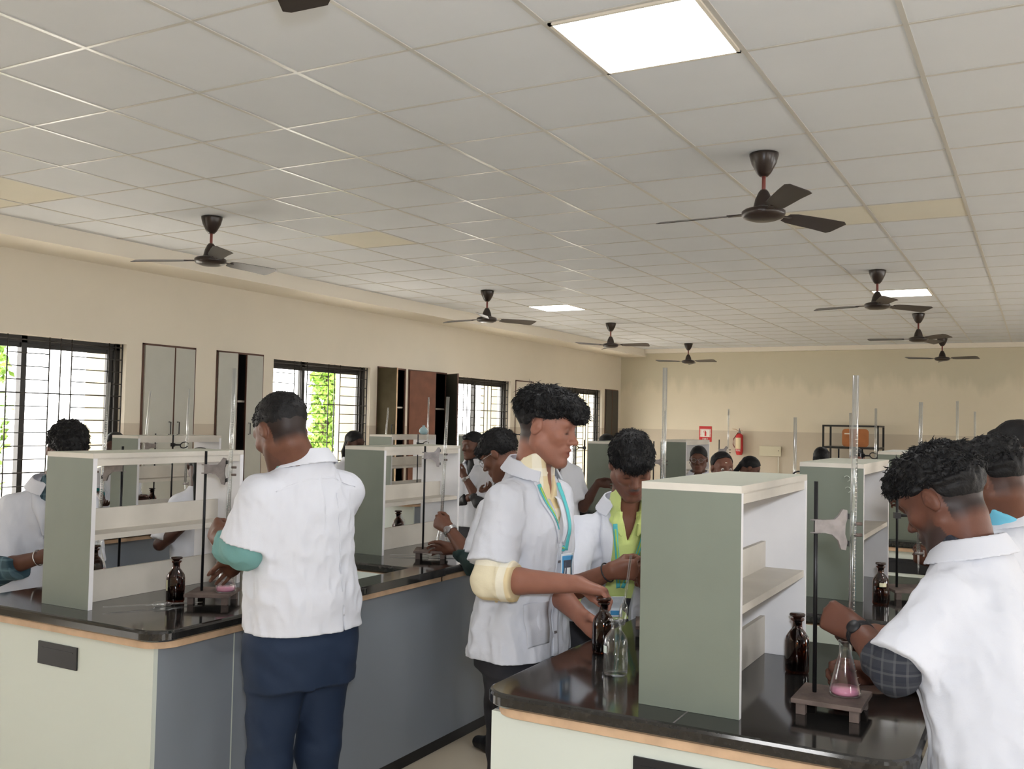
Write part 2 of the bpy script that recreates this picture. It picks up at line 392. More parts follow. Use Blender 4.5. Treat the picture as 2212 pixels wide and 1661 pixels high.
def cabinet(y0, y1, label, doors, inside=M_CABD, frame=M_CABF, shelves=(1.75, 1.2)):
    t = empty('wall_cabinet', (XL, (y0 + y1) / 2, CABZ0), label, 'cabinet', 'cabinets set into the window wall')
    f = MB(); tk = .02
    for a in (y0, y1 - tk): f.box(XL - .01, XL + .008, a, a + tk, CABZ0, CABZ1)
    f.box(XL - .01, XL + .008, y0, y1, CABZ1 - tk, CABZ1); f.box(XL - .01, XL + .008, y0, y1, CABZ0, CABZ0 + tk)
    f.build('frame', frame, t, world=True)
    c = MB(); c.box(XL - .36, XL - .34, y0, y1, CABZ0, CABZ1)
    for a in (y0 - .012, y1): c.box(XL - .36, XL - .01, a, a + .012, CABZ0, CABZ1)
    c.box(XL - .36, XL - .01, y0, y1, CABZ1, CABZ1 + .012); c.box(XL - .36, XL - .01, y0, y1, CABZ0 - .012, CABZ0)
    c.build('carcass', inside, t, world=True)
    for z in shelves:
        s = MB(); s.box(XL - .34, XL - .03, y0, y1, z, z + .02); s.build('shelf', M_SLAM, t, world=True)
    for d in doors: cab_door(t, *d)
    return t
cabinet(6.34, 7.00, 'pale two-door wall cabinet with both doors shut', [(6.36, .36, 0, M_CABW), (6.98, -.255, 0, M_CABW)])
cabinet(7.28, 7.97, 'pale wall cabinet with its left door ajar', [(7.30, .22, 20, M_CABW), (7.95, -.25, 0, M_CABW)])
M_CABO = mat('olive_brown_door_face', (0.055, 0.045, 0.028), 0.95, spec=0.05, var=0.1)
M_CABG = mat('dark_green_grey_door', (0.06, 0.062, 0.05), 0.5)
cabinet(10.05, 10.68, 'open wall cabinet with an olive door standing straight out', [(10.07, .30, 88, M_CABO)], inside=M_SLAM)
cabinet(10.74, 11.70, 'open wall cabinet with reddish brown back and dark door', [(10.76, .44, 20, M_CABR, 1, False), (11.68, -.42, 55, M_CABG, 1, False)], inside=M_CABD)
cabinet(13.77, 14.41, 'narrow pale wall cabinet between the third and far windows', [(13.78, .60, 0, M_WALL, 1, True)])
cabinet(17.44, 18.10, 'dark brown wall cabinet beside the far corner', [(17.46, .30, 0, M_CABD, 1, False), (18.08, -.31, 0, M_CABD, 1, False)])

# ceiling light panels
LP = [(-1, 1), (-1, 14), (-8 + 1, 14), (5, 1), (5, 14), (-1, -6), (5, -6), (-7, -6)]
names = {0: 'large bright square ceiling light nearest the camera', 1: 'small lit ceiling light behind the right hand fan row', 2: 'small lit ceiling light over the left hand aisle'}
for n, (i, j) in enumerate(LP):
    i0 = i + 1 if i == -1 else i
    x0, y0 = GX + i0 * .6 + .012, GY + j * .6 + .012
    t = empty('ceiling_light', (x0 + .288, y0 + .288, HC), names.get(n, 'lit ceiling light above the unseen part of the room, ' + ('right far', 'right middle', 'behind the camera', 'behind the camera at right', 'behind the camera at left', 'x')[max(0, n - 3)]), 'ceiling light', 'square light panels in the ceiling')
    p = MB(); p.box(x0 + .015, x0 + .561, y0 + .015, y0 + .561, HC - .009, HC - .004); p.build('diffuser', M_LIGHT, t, world=True)
    f = MB()
    for q in ((x0, x0 + .576, y0, y0 + .015), (x0, x0 + .576, y0 + .561, y0 + .576), (x0, x0 + .015, y0, y0 + .576), (x0 + .561, x0 + .576, y0, y0 + .576)): f.box(*q, HC - .010, HC - .001)
    f.build('frame', M_SOFFIT, t, world=True)

# ceiling fans
def make_fan():
    t = empty('ceiling_fan', (0, 0, 0), 'fan', 'ceiling fan', 'dark three-blade ceiling fans')
    b = MB(); b.lathe([(.001, 0), (.078, 0), (.078, -.012), (.066, -.055), (.040, -.105), (.022, -.125), (.001, -.125)], 24); b.build('canopy', M_FAN, t)
    b = MB(); b.tube([(0, 0, -.12), (0, 0, -.235)], .0105, 12); b.build('rod', M_RED, t)
    b = MB(); b.lathe([(.001, -.20), (.018, -.20), (.028, -.213), (.045, -.25), (.054, -.29), (.056, -.305), (.001, -.305)], 24); b.build('lower_canopy', M_FAN, t)
    b = MB(); b.lathe([(.001, -.298), (.06, -.298), (.105, -.310), (.117, -.320), (.117, -.336), (.108, -.352), (.07, -.366), (.001, -.369)], 32); b.build('motor', M_FAN, t)
    for k in range(3):
        a = k * 2 * PI / 3; ca, sa = math.cos(a), math.sin(a)
        R = np.array([[ca, -sa, 0], [sa, ca, 0], [0, 0, 1.0]])
        h = MB(); V = []
        h.box(.09, .20, -.02, .02, -.332, -.327, 0, R, (0, 0, 0)); h.build('blade_arm', M_FAN, t)
        xs = [.17, .22, .30, .45, .58, .60]; wl = [.035, .050, .055, .062, .064, .045]; V = []; F = []
        for zt in (.0015, -.0015):
            for x, wd in zip(xs, wl):
                for s, tw in ((1, 1), (-1, -1)):
                    yy = s * wd + (.01 if x > .55 and s > 0 else 0); V.append(R @ np.array([x + (.015 if s < 0 and x > .59 else 0), yy, -.330 + zt - yy * .28 - .008 * (x - .2)]))
        n = len(xs)
        for i in range(n - 1):
            F.append((2 * i, 2 * i + 1, 2 * i + 3, 2 * i + 2)); q = 2 * n; F.append((q + 2 * i, q + 2 * i + 2, q + 2 * i + 3, q + 2 * i + 1))
            for s in (0, 1): F.append((2 * i + s, 2 * i + 2 + s, q + 2 * i + 2 + s, q + 2 * i + s))
        q = 2 * n; F.append((0, 1, q + 1, q)); F.append((2 * n - 2, 2 * n - 1, q + 2 * n - 1, q + 2 * n - 2))
        bl = MB(); bl.add(V, F); bl.build('blade', M_FAN, t)
    return t
FANS = [(-5.49, 5.24, 84, 'ceiling fan nearest the left wall, over the left hand bench'), (-1.335, 5.25, 60, 'large nearest whole ceiling fan, right of the near light'),
        (-5.575, 9.52, 54, 'ceiling fan in front of the small left light, one blade catching the light'), (-1.36, 9.6, 48, 'ceiling fan hanging across the small right hand light'),
        (-5.62, 13.25, 0, 'third fan of the left row, right of the small left light'), (-5.67, 17.0, 100, 'farthest fan of the left row, near the far wall'),
        (-1.39, 13.35, 70, 'third fan of the right row, its blade over the last fan'), (-1.42, 17.1, 94, 'farthest lowest looking fan of the right row'),
        (-1.555, 1.535, 90, 'ceiling fan cut by the top edge, only a blade tip showing')]
fan0 = make_fan()
for k, (x, y, phi, lab) in enumerate(FANS):
    f = fan0 if k == 0 else copy_tree(fan0)
    f.location = (x, y, HC - .004); f.rotation_euler = (0, 0, math.radians(phi)); f['label'] = lab
FANS_LAST = f; f.rotation_euler = (0, 0, math.atan2(2.06 - 1.52, -1.86 + 1.60))

# ------------------------------------------------------------------ benches
ZT = 0.90
def rounded(x0, x1, y0, y1, r, n=14):
    out = []
    for cx, cy, a0 in ((x1 - r, y1 - r, 0), (x0 + r, y1 - r, 90), (x0 + r, y0 + r, 180), (x1 - r, y0 + r, 270)):
        for k in range(n + 1):
            a = math.radians(a0 + 90 * k / n); out.append((cx + r * math.cos(a), cy + r * math.sin(a)))
    return out
def rounded_slab(mb, x0, x1, y0, y1, z0, z1, r, e=.010, hole=None):
    if hole is None:
        prof = [(e, z0), (0, z0 + e * .7), (0, z1 - e), (e * .35, z1 - e * .3), (e, z1)]
        rings = [[(x, y, z) for x, y in rounded(x0 + d, x1 - d, y0 + d, y1 - d, max(r - d, .004))] for d, z in prof]
        n = len(rings[0]); V = [p for rg in rings for p in rg]; F = []
        for i in range(len(rings) - 1):
            for k in range(n): F.append((i * n + k, i * n + (k + 1) % n, (i + 1) * n + (k + 1) % n, (i + 1) * n + k))
        F.append(tuple(range(n - 1, -1, -1))); F.append(tuple(range((len(rings) - 1) * n, len(rings) * n)))
        mb.add(V, F)
def bench(x0, x1, y0, y1, label, label_top, sink=None, socket=None, seam=None, il=.045, ir=.045):
    t = empty('lab_bench', ((x0 + x1) / 2, (y0 + y1) / 2, 0), label, 'lab bench', 'island lab benches')
    i = .045
    zb = ZT - .045
    def side(xa, xb, ya, yb, nm, m, z0=.07, z1=zb - .015):
        b = MB(); b.box(xa, xb, ya, yb, z0, z1); return b.build(nm, m, t, world=True)
    side(x0 + il, x1 - ir, y0 + i, y0 + i + .018, 'end_panel', M_ENDP)
    side(x0 + il, x1 - ir, y1 - i - .018, y1 - i, 'end_panel', M_ENDP)
    side(x0 + il, x0 + il + .018, y0 + i + .0182, y1 - i - .0182, 'side_panel', M_SIDEP)
    side(x1 - ir - .018, x1 - ir, y0 + i + .0182, y1 - i - .0182, 'side_panel', M_SIDEP)
    side(x0 + il + .03, x1 - ir - .03, y0 + i + .03, y1 - i - .03, 'plinth', M_BLACK, 0, .075)
    b = MB(); o = .020
    if sink:
        s0, s1, sx0, sx1 = sink; za, zc = zb - .018, zb + .004
        b.prism(rounded(x0 + o, x1 - o, y0 + o, s0, .09), za, zc); b.prism(rounded(x0 + o, x1 - o, s1, y1 - o, .09), za, zc)
        b.box(x0 + o, sx0, s0 - .1, s1 + .1, za, zc); b.box(sx1, x1 - o, s0 - .1, s1 + .1, za, zc)
    else: b.prism(rounded(x0 + o, x1 - o, y0 + o, y1 - o, .10), zb - .018, zb + .004)
    b.build('plywood_edge', M_PLY, t, world=True)
    if seam:
        b = MB(); b.box(x1 - ir - .001, x1 - ir + .0015, seam, seam + .004, .09, zb - .02); b.build('seam_strip', M_ENDP, t, world=True)
    if socket:
        sx0, sx1, sz0, sz1 = socket; b = MB(); b.box(sx0, sx1, y0 + i - .006, y0 + i + .004, sz0, sz1)
        b.box(sx0 + .02, sx1 - .02, y0 + i - .0075, y0 + i - .005, sz1 - .022, sz1 - .018)
        b.build('socket_plate', M_BLACK, t, world=True, bevel=.001)
    # the worktop rests on the cabinet
    wt = empty('worktop', ((x0 + x1) / 2, (y0 + y1) / 2, ZT), label_top, 'worktop', 'black granite worktops')
    b = MB()
    if sink:
        s0, s1, sx0, sx1 = sink
        rounded_slab(b, x0, x1, y0, s0, ZT - .038, ZT, .09)
        rounded_slab(b, x0, x1, s1, y1, ZT - .038, ZT, .09)
        b.box(x0 + .002, sx0, s0 - .1, s1 + .1, ZT - .036, ZT - .0002); b.box(sx1, x1 - .002, s0 - .1, s1 + .1, ZT - .036, ZT - .0002)
    else: rounded_slab(b, x0, x1, y0, y1, ZT - .038, ZT, .09)
    b.build('slab', M_GRANITE, wt, world=True)
    if sink:
        s0, s1, sx0, sx1 = sink; b = MB()
        b.box(sx0, sx1, s1 - .011, s1 - .001, .62, ZT - .042); b.box(sx0, sx1, s0 - .01, s0, .62, ZT - .042); b.box(sx0 - .01, sx0, s0, s1, .62, ZT - .042); b.box(sx1, sx1 + .01, s0, s1, .62, ZT - .042); b.box(sx0, sx1, s0, s1, .61, .62)
        b.build('sink', M_SINK, t, world=True)
        b = MB(); b.lathe([(.001, .621), (.022, .621), (.022, .624), (.001, .624)], 16, c=((sx0 + sx1) / 2, (s0 + s1) / 2, 0)); b.build('drain', M_IRON, t, world=True)
    return t
AX0, AX1 = -3.535, -2.478
BX0, BX1 = -1.292, -0.232
CX0, CX1 = -5.84, -4.785
bench(AX0, AX1, 2.195, 4.98, 'long island bench at left with mint white end and grey blue side', 'black granite worktop of the left island bench', sink=(3.36, 3.80, -3.25, -2.62), socket=(-3.125, -2.917, .712, .79), seam=2.597, ir=.068)
bench(BX0, BX1, 2.195, 4.98, 'nearest island bench at right, its white end facing the camera', 'black granite worktop nearest the camera at right', sink=(3.29, 3.77, -1.12, -.30), socket=(-.871, -.45, .62, .795), il=.021)
bench(CX0, CX1, 2.45, 5.35, 'island bench nearest the windows, seen through the left shelf unit', 'black worktop of the bench nearest the windows')
bench(AX0, AX1, 7.02, 9.90, 'far bench in line behind the left island bench', 'far worktop in line behind the left island bench')
bench(BX0, BX1, 6.50, 9.40, 'far bench in line behind the nearest bench, black socket on its end', 'far worktop behind the nearest bench at right', socket=(-.95, -.42, .70, .79))
bench(CX0, CX1, 7.0, 9.85, 'far bench by the windows with a white end panel', 'far worktop by the windows')
# hairline joint in the near worktop
b = MB(); b.box(-.7625, -.7585, 2.207, 2.315, ZT - .001, ZT + .0006); o = b.build('worktop_joint', M_CLAMP, None)
o.parent = [q for q in bpy.data.objects if q.name.startswith('worktop') and q.get('label', '').endswith('nearest the camera at right')][0]
o.matrix_parent_inverse = Matrix.Translation(o.parent.location).inverted()

# ------------------------------------------------------------------ reagent shelf units
def make_shelf():
    L, Wd, H, tk = .74, .255, .556, .018
    t = empty('reagent_shelf', (0, 0, 0), 'shelf', 'reagent shelf', 'open reagent shelf units on the benches')
    for y in (0, L - tk):
        b = MB(); b.box(0, Wd, y, y + tk, 0, H - tk, 0)
        o = b.build('side_panel', [M_LAM, M_WLAM], t)
        for p in o.data.polygons:      # green laminate outside, white inside and on the edges
            n = p.normal; outside = (n.y < -.5 and y == 0) or (n.y > .5 and y > 0)
            p.material_index = 0 if outside else 1
    b = MB(); b.box(0, Wd, 0, L, H - tk, H); b.box(.004, .020, tk, L - tk, H - .045, H - tk); b.box(Wd - .020, Wd - .004, tk, L - tk, H - .045, H - tk)
    o = b.build('top_board', [M_SLAM, M_TOPB], t)
    for p in o.data.polygons:
        if p.normal.z > .5: p.material_index = 1
    b = MB(); b.box(.004, Wd - .004, tk, L - tk, .245, .265); b.build('middle_shelf', M_SLAM, t)
    b = MB(); b.box(Wd / 2 - .007, Wd / 2 + .007, tk, L - tk, .265, .345); b.build('divider_strip', M_SLAM, t)
    b = MB(); b.box(Wd / 2 - .007, Wd / 2 + .007, tk, L - tk, 0, .115); b.build('divider_strip', M_SLAM, t)
    return t
SHELVES = [(-3.22, 2.31, 'shelf unit at the near end of the left island bench'), (-.888, 2.31, 'large grey green shelf unit nearest the camera at right'),
           (-3.22, 4.05, 'shelf unit on the left island bench behind the man in navy trousers'), (-.89, 4.14, 'shelf unit behind the nearest one, chalk marks on its end'),
           (-5.505, 4.43, 'shelf unit by the windows seen above and through the nearest left one'), (-5.505, 7.28, 'shelf unit by the windows below the open brown cabinet'),
           (-5.505, 8.85, 'far shelf unit behind the smiling woman with folded arms'), (-3.22, 7.16, 'dark shelf unit between the two young men at centre'),
           (-3.22, 8.86, 'far shelf unit beside the woman in pale glasses'), (-.93, 6.62, 'far right shelf unit partly behind the bent man\'s head')]
sh0 = make_shelf()
for k, (x, y, lab) in enumerate(SHELVES):
    s = sh0 if k == 0 else copy_tree(sh0); s.location = (x, y, ZT + .0005); s['label'] = lab
# chalk scribbles on the second right unit
b = MB()
for dx, dz in ((0, 0), (.004, -.045)):
    b.tube([(-.70 + dx + .012 * math.cos(a), 4.1385, 1.395 + dz + .011 * math.sin(a)) for a in np.linspace(2.6, -1.4, 9)], .0011, 5)
o = b.build('chalk_mark', M_ENDP, [q for q in bpy.data.objects if q.get('label', '').startswith('shelf unit behind the nearest one')][0])
o.matrix_parent_inverse = Matrix.Translation(o.parent.location).inverted()

# ------------------------------------------------------------------ glassware
def make_bottle(kind, R=.0335, H=.118, label=0, filled=False):
    g = M_AMBER if kind == 'amber' else M_GLASS
    t = empty('reagent_bottle', (0, 0, 0), 'bottle', 'bottle', 'amber reagent bottles' if kind == 'amber' else 'clear reagent bottles')
    b = MB(); k = R / .0335
    out = [(.001, .001), (R * .93, .001), (R, .006), (R, H * .74), (R * .93, H * .86), (R * .68, H * .97), (.0150 * k, H * 1.05), (.0135 * k, H * 1.10), (.0130 * k, H * 1.22), (.0185 * k, H * 1.26), (.0195 * k, H * 1.285), (.0175 * k, H * 1.30)]
    inn = [(.0105 * k, H * 1.29), (.0100 * k, H * 1.12), (.0125 * k, H * 1.04), (R * .62, H * .94), (R - .0030, H * .84), (R - .0022, .010), (.001, .006)]
    b.lathe(out + inn, 32); b.build('body', g, t)
    if kind == 'amber':
        s = MB(); z = H * 1.12; s.lathe([(.001, z), (.0085 * k, z), (.0100 * k, H * 1.30), (.0135 * k, H * 1.33), (.0215 * k, H * 1.36), (.0225 * k, H * 1.395), (.0195 * k, H * 1.42), (.001, H * 1.425)], 24)
        s.build('stopper', M_AMBERD, t)
        c = MB(); c.lathe([(.001, .0062), (R - .0024, .0105), (R - .0024, H * .60), (.001, H * .60)], 28); c.build('contents', M_AMBERD, t)
    if label:
        a0, a1, z0, z1, m = label; V = []; F = []; n = 8
        for i in range(n + 1):
            a = math.radians(a0 + (a1 - a0) * i / n)
            for z in (z0, z1): V.append(((R + .0007) * math.cos(a), (R + .0007) * math.sin(a), z))
        F = [(2 * i, 2 * i + 2, 2 * i + 3, 2 * i + 1) for i in range(n)]
        l = MB(); l.add(V, F); l.build('label', m, t, fix=False)
    return t
def put(t, x, y, z, label, rot=0, group=None):
    t.location = (x, y, z); t.rotation_euler = (0, 0, math.radians(rot)); t['label'] = label
    if group: t['group'] = group
    return t
ZB = ZT + .0006
put(make_bottle('amber', label=(225, 262, .045, .085, M_LABEL)), -2.848, 2.598, ZB, 'amber bottle with yellow label in front of the left shelf unit')
put(make_bottle('amber'), -.615, 2.848, ZB, 'amber bottle beside the near burette stand at right')
put(make_bottle('amber', R=.031, label=(270, 320, .075, .09, M_LABEL)), -.565, 4.12, ZB, 'amber bottle with small paper label behind the near one at right')
put(make_bottle('amber'), -1.176, 2.754, ZB, 'amber bottle held by the young man in yellow sleeves')
put(make_bottle('amber'), -3.30, 4.66, ZB, 'amber bottle seen through the second left shelf unit')
put(make_bottle('amber'), -3.36, 2.64, ZB, 'amber bottle half hidden behind the left shelf unit\'s white edge')
put(make_bottle('amber'), -5.06, 5.02, ZB + .07, 'dark bottle gripped in a hand, seen through the left shelf unit')
put(make_bottle('clear', R=.0335, label=(205, 245, .062, .082, M_LABELW)), -1.045, 2.537, ZB, 'clear glass bottle with a pipette standing in it')
put(make_bottle('clear'), -3.36, 4.76, ZB, 'clear bottle just behind the amber one in the second left shelf')

def make_flask():
    t = empty('conical_flask', (0, 0, 0), 'flask', 'flask', 'conical flasks of pink solution')
    b = MB(); th = .0016
    out = [(.001, 0), (.034, .0), (.0385, .004), (.0385, .010), (.0345, .030), (.0180, .092), (.0150, .103), (.0148, .126), (.0178, .130), (.0178, .133), (.0150, .134)]
    inn = [(.0132, .126), (.0134, .103), (.0164, .091), (.0328, .030), (.0368, .010), (.033, .003), (.001, .002)]
    b.lathe(out + inn, 32); b.build('body', M_GLASS, t)
    c = MB(); c.lathe([(.001, .0022), (.0328, .0032), (.0364, .010), (.0350, .019), (.001, .019)], 28); c.build('liquid', M_PINK, t)
    g = MB()
    for k in range(4):
        z = .030 + .016 * k; r = .0352 - (z - .03) * .266 + .0002; V = []
        for a in (math.radians(-20), math.radians(8)): V += [(r * math.cos(a), r * math.sin(a), z), (r * math.cos(a), r * math.sin(a), z + .0010)]
        g.add(V, [(0, 2, 3, 1)])
    g.build('graduation', M_SOFFIT, t, fix=False)
    return t
flask0 = make_flask()

# burette: hollow glass tube with a stopcock and a drawn tip; z=0 at the tip
def make_burette(L=.62):
    t = empty('burette', (0, 0, 0), 'burette', 'burette', 'glass burettes in stands')
    b = MB(); ro, ri = .0080, .0060
    b.lathe([(ro, .10), (ro, .10 + L), (ri, .10 + L), (ri, .102)], 14, closed=True); b.build('tube', M_GLASSB, t)
    b = MB(); b.lathe([(.0020, .0), (.0034, .035), (.0045, .075), (ro, .10), (ri, .102), (.0022, .075), (.0014, .035), (.0009, 0)], 12, closed=True); b.build('tip', M_GLASSB, t)
    b = MB(); b.tube([(-.014, 0, .085), (.020, 0, .085)], .0062, 10); b.box(.018, .023, -.004, .004, .072, .098); b.build('stopcock', M_CLAMP, t)
    b = MB()
    for k in range(50):
        z = .13 + k * .0095; wd = .5 if k % 5 else 1.0; V = []
        for a in (-.6 * wd, .6 * wd): V += [((ro + .0002) * math.cos(a - 1.2), (ro + .0002) * math.sin(a - 1.2), z), ((ro + .0002) * math.cos(a - 1.2), (ro + .0002) * math.sin(a - 1.2), z + .0012)]
        b.add(V, [(0, 2, 3, 1)])
    b.build('graduation', M_SOFFIT, t, fix=False)
    return t
bur0 = make_burette()

def make_stand(ang=0.0):
    """rod at the origin, clamp arm along +x reaching a burette at x=.09; z=0 on the worktop"""
    t = empty('retort_stand', (0, 0, 0), 'stand', 'burette stand', 'iron burette stands')
    R = np.array([[math.cos(ang), -math.sin(ang), 0], [math.sin(ang), math.cos(ang), 0], [0, 0, 1.0]])
    b = MB(); b.box(-.04, .125, -.085, .085, .028, .040, 0, R); b.build('base_plate', M_RUST, t, bevel=.003)
    for x in (-.03, .095):
        for y in (-.072, .05):
            f = MB(); f.box(x, x + .022, y, y + .022, 0, .028, 0, R); f.build('foot', M_RUST, t)
    b = MB(); b.tube([(0, 0, .038), (0, 0, .565)], .0052, 12); b.build('rod', M_IRON, t)
    return t
def make_clamp(t, z, style=0):
    c = MB()
    if style == 0:      # cast double-jaw burette clamp
        P = [(-.004, z - .018), (.022, z - .018), (.040, z - .022), (.055, z - .036), (.062, z - .058), (.074, z - .060), (.0785, z - .040), (.072, z - .020), (.073, z + .004), (.0785, z + .022), (.077, z + .040), (.066, z + .042), (.056, z + .026), (.046, z + .016), (.022, z + .014), (-.004, z + .014)]
        V = [(x, -.006, zz) for x, zz in P] + [(x, .006, zz) for x, zz in P]; n = len(P)
        c.add(V, [tuple(range(n)), tuple(range(2 * n - 1, n - 1, -1))] + [(i, n + i, n + (i + 1) % n, (i + 1) % n) for i in range(n)])
        c.tube([(-.014, -.004, z + .014), (.012, -.004, z + .014)], .0022, 6); c.tube([(-.014, -.004, z - .018), (.012, -.004, z - .018)], .0022, 6)
        o = c.build('clamp', M_CLAMP, t)
        for dz in (.024, -.044):
            j = MB(); j.box(.078, .0815, -.010, .010, z + dz - .006, z + dz + .008); j.build('jaw', M_IRON, o)
        for dz in (.006, -.022):
            j = MB(); j.tube([(.098, 0, z + dz), (.116, 0, z + dz)], .0045, 8); j.build('thumb_screw', M_RUST, o)
    else:
        c.tube([(0, 0, z), (.05, 0, z)], .006, 8); c.tube([(.05 + .026 * math.cos(a) + .026, .018 * math.sin(a), z + .02 * math.sin(a)) for a in np.linspace(.4, 5.9, 12)], .004, 6)
        c.box(-.012, .012, -.012, .012, z - .012, z + .012)
        c.build('clamp', M_IRON, t)
STANDS = []
def station(x, y, ztop, label, side=1, zc=1.40, rot=None, tilt=0.0, flask=None, stand=True, style=0):
    """burette at (x, y); its stand's rod is 9 cm to the left (side=1) or right (side=-1) as seen from the near end"""
    a = YAW if rot is None else rot
    if side < 0: a += PI
    bu = bur0 if not STANDS else copy_tree(bur0)
    bu.location = (x, y, ztop - .72); bu.rotation_euler = (tilt * math.sin(YAW) * -1, tilt, a + 0); bu['label'] = label
    if abs(tilt) > 0: bu.rotation_euler = (0, tilt, YAW)
    if stand:
        s = make_stand(-a if not STANDS else 0); s.location = (x - .09 * math.cos(a), y - .09 * math.sin(a), ZB); s.rotation_euler = (0, 0, a)
        s['label'] = label.replace('burette', 'black rod stand holding the burette', 1)
        make_clamp(s, zc - ZB, style); 
    STANDS.append(bu)
    if flask:
        f = flask0 if not flask0.get('used') else copy_tree(flask0); flask0['used'] = 1
        if 'used' in f and f is not flask0: del f['used']
        f.location = (x + flask[0], y + flask[1], ZB + (.0405 if stand else 0)); f['label'] = flask[2]
    return bu
station(-.42, 2.555, 1.735, 'burette before the bent man at right', 1, 1.355, tilt=.012, flask=(-.008, -.03, 'conical flask with pink solution under the near right burette'))
station(-2.70, 2.705, 1.782, 'tall burette left of the man in navy trousers', 1, 1.40, tilt=.01, flask=(.01, -.01, 'conical flask with pink solution half behind the white coat at left'))
station(-3.42, 2.70, 1.730, 'burette before the far left man in blue plaid sleeves', -1, 1.38, tilt=.03, flask=(0, 0, 'conical flask seen through the lower opening of the left shelf unit'))
station(-5.60, 4.765, 1.771, 'burette in front of the closed pale wall cabinet', -1, 1.38, tilt=.06)
station(-5.03, 4.64, 1.776, 'burette in front of the pale cabinet, between two left burettes', 1, 1.40, style=1, tilt=.01)
station(-5.62, 7.66, 1.715, 'burette against the open olive cabinet door', -1, 1.38, tilt=.05)
station(-5.00, 7.50, 1.812, 'burette against the reddish brown cabinet', 1, 1.38, style=1)
station(-2.70, 4.19, 1.722, 'burette in front of the second left shelf unit', 1, 1.42, tilt=.03, flask=(.005, .0, 'conical flask held by the young man in round glasses'))
station(-5.0, 9.39, 1.74, 'burette behind the neck of the young man in yellow sleeves', 1, 1.46, style=1)
station(-3.34, 7.14, 1.74, 'burette between the two young men at centre', -1, 1.40, style=1, flask=(0, 0, 'conical flask on the far bench between the two young men'))
station(-1.10, 3.06, 1.790, 'tall burette behind the near grey green shelf unit', 1, 1.20, rot=-1.20)
station(-2.70, 7.53, 1.716, 'thin burette right behind the tall one at centre', 1, 1.30)
station(-2.72, 9.42, 1.771, 'burette between the fire notice and the red extinguisher', 1, 1.36)
station(-1.02, 4.64, 1.648, 'burette in front of the wall right of the electrical box', -1, 1.375, style=1)
station(-1.10, 6.70, 1.704, 'burette in front of the orange chair back', 1, 1.30, tilt=-.02)
station(-.985, 6.92, 1.74, 'burette at the right post of the black rack', 1, 1.42, style=1)
station(-.455, 4.40, 1.718, 'burette rising behind the bent man\'s curly hair', 1, 1.24, style=1, tilt=.012)
station(-.468, 6.70, 1.787, 'far burette above the bent man\'s head', 1, 1.40, style=1)
station(-.45, 8.2, 1.75, 'farthest right thin burette above the heads', 1, 1.40, style=1)

def pipette(p0, p1, bulb, label, rb=.010, Lb=.07):
    p0 = np.array(p0); p1 = np.array(p1); L = np.linalg.norm(p1 - p0); t = empty('pipette', tuple(p0), label, 'pipette', 'glass bulb pipettes')
    z = bulb; out = [(.0012, 0), (.0030, .05), (.0032, z - Lb * .5), (rb * .8, z - Lb * .38), (rb, z - Lb * .25), (rb, z + Lb * .25), (rb * .8, z + Lb * .38), (.0034, z + Lb * .5), (.0034, L)]
    inn = [(.0020, L), (.0020, z + Lb * .5), (rb * .65, z + Lb * .36), (rb - .0013, z + Lb * .25), (rb - .0013, z - Lb * .25), (rb * .65, z - Lb * .36), (.0018, z - Lb * .5), (.0016, .05), (.0006, 0)]
    b = MB(); b.lathe(out + inn, 14, closed=True); o = b.build('tube', M_GLASS, t)
    t.rotation_euler = Vector(p1 - p0).to_track_quat('Z', 'Y').to_euler(); o.name = 'glass_tube'
    return t
pipette((-1.045, 2.537, .915), (-1.005, 2.54, 1.235), .155, 'glass bulb pipette standing in the clear bottle', rb=.0115)
pipette((-2.93, 2.345, .912), (-2.74, 2.63, .906), .20, 'glass pipette lying in front of the left shelf unit')
pipette((-2.93, 4.07, .908), (-2.62, 4.22, .904), .17, 'glass pipette lying in front of the second left shelf unit')
# small beaker by the second left stand
t = empty('beaker', (-2.60, 4.30, ZB), 'small metal beaker at the edge of the left worktop', 'beaker')
b = MB(); b.lathe([(.001, 0), (.020, 0), (.022, .055), (.0235, .057), (.0205, .056), (.0185, .003), (.001, .003)], 24); b.build('cup', M_CLAMP, t)
# wash bottle / round flask on the top board of a shelf unit by the windows
t = empty('round_bottle', (-5.33, 7.92, ZT + .5565), 'pale blue round bottle lying on top of the shelf by the brown cabinet', 'bottle')
b = MB(); b.lathe([(.001, 0), (.03, .004), (.045, .028), (.04, .055), (.014, .075), (.012, .09), (.001, .09)], 24); b.build('body', mat('pale_blue_plastic', (.35, .5, .55), .4), t)
b = MB(); b.tube([(.0 + .05 * math.cos(a), .0, .03 + .045 * math.sin(a)) for a in np.linspace(.2, 2.8, 14)], .003, 6); b.build('tubing', M_SOFFIT, t)

# ------------------------------------------------------------------ things on the far wall
YW = YF
M_SRED = mat('sign_red', (0.55, 0.03, 0.03), 0.5); M_SWHT = mat('sign_white', (0.78, 0.74, 0.68), 0.5)
t = empty('fire_notice', (-5.72, YW - .005, 1.36), 'red and white fire notice on the far wall', 'sign')
def wallbox(mb, x0, x1, z0, z1, d0, d1, mi=0): mb.box(x0, x1, YW - d1, YW - d0, z0, z1, mi)
b = MB(); wallbox(b, -5.72 - .125, -5.72 + .125, 1.255, 1.555, .001, .006); b.build('board', M_SRED, t, world=True)
b = MB(); wallbox(b, -5.72 - .108, -5.72 + .108, 1.345, 1.505, .006, .008); b.build('white_field', M_SWHT, t, world=True)
b = MB()
for k in range(7):
    z = 1.35 + k * .023
    for s in (-1, 1):
        x = -5.72 + s * .094; b.add([(x - .013, YW - .009, z), (x + .013, YW - .009, z + .009), (x + .013, YW - .009, z + .018), (x - .013, YW - .009, z + .009)], [(0, 1, 2, 3)])
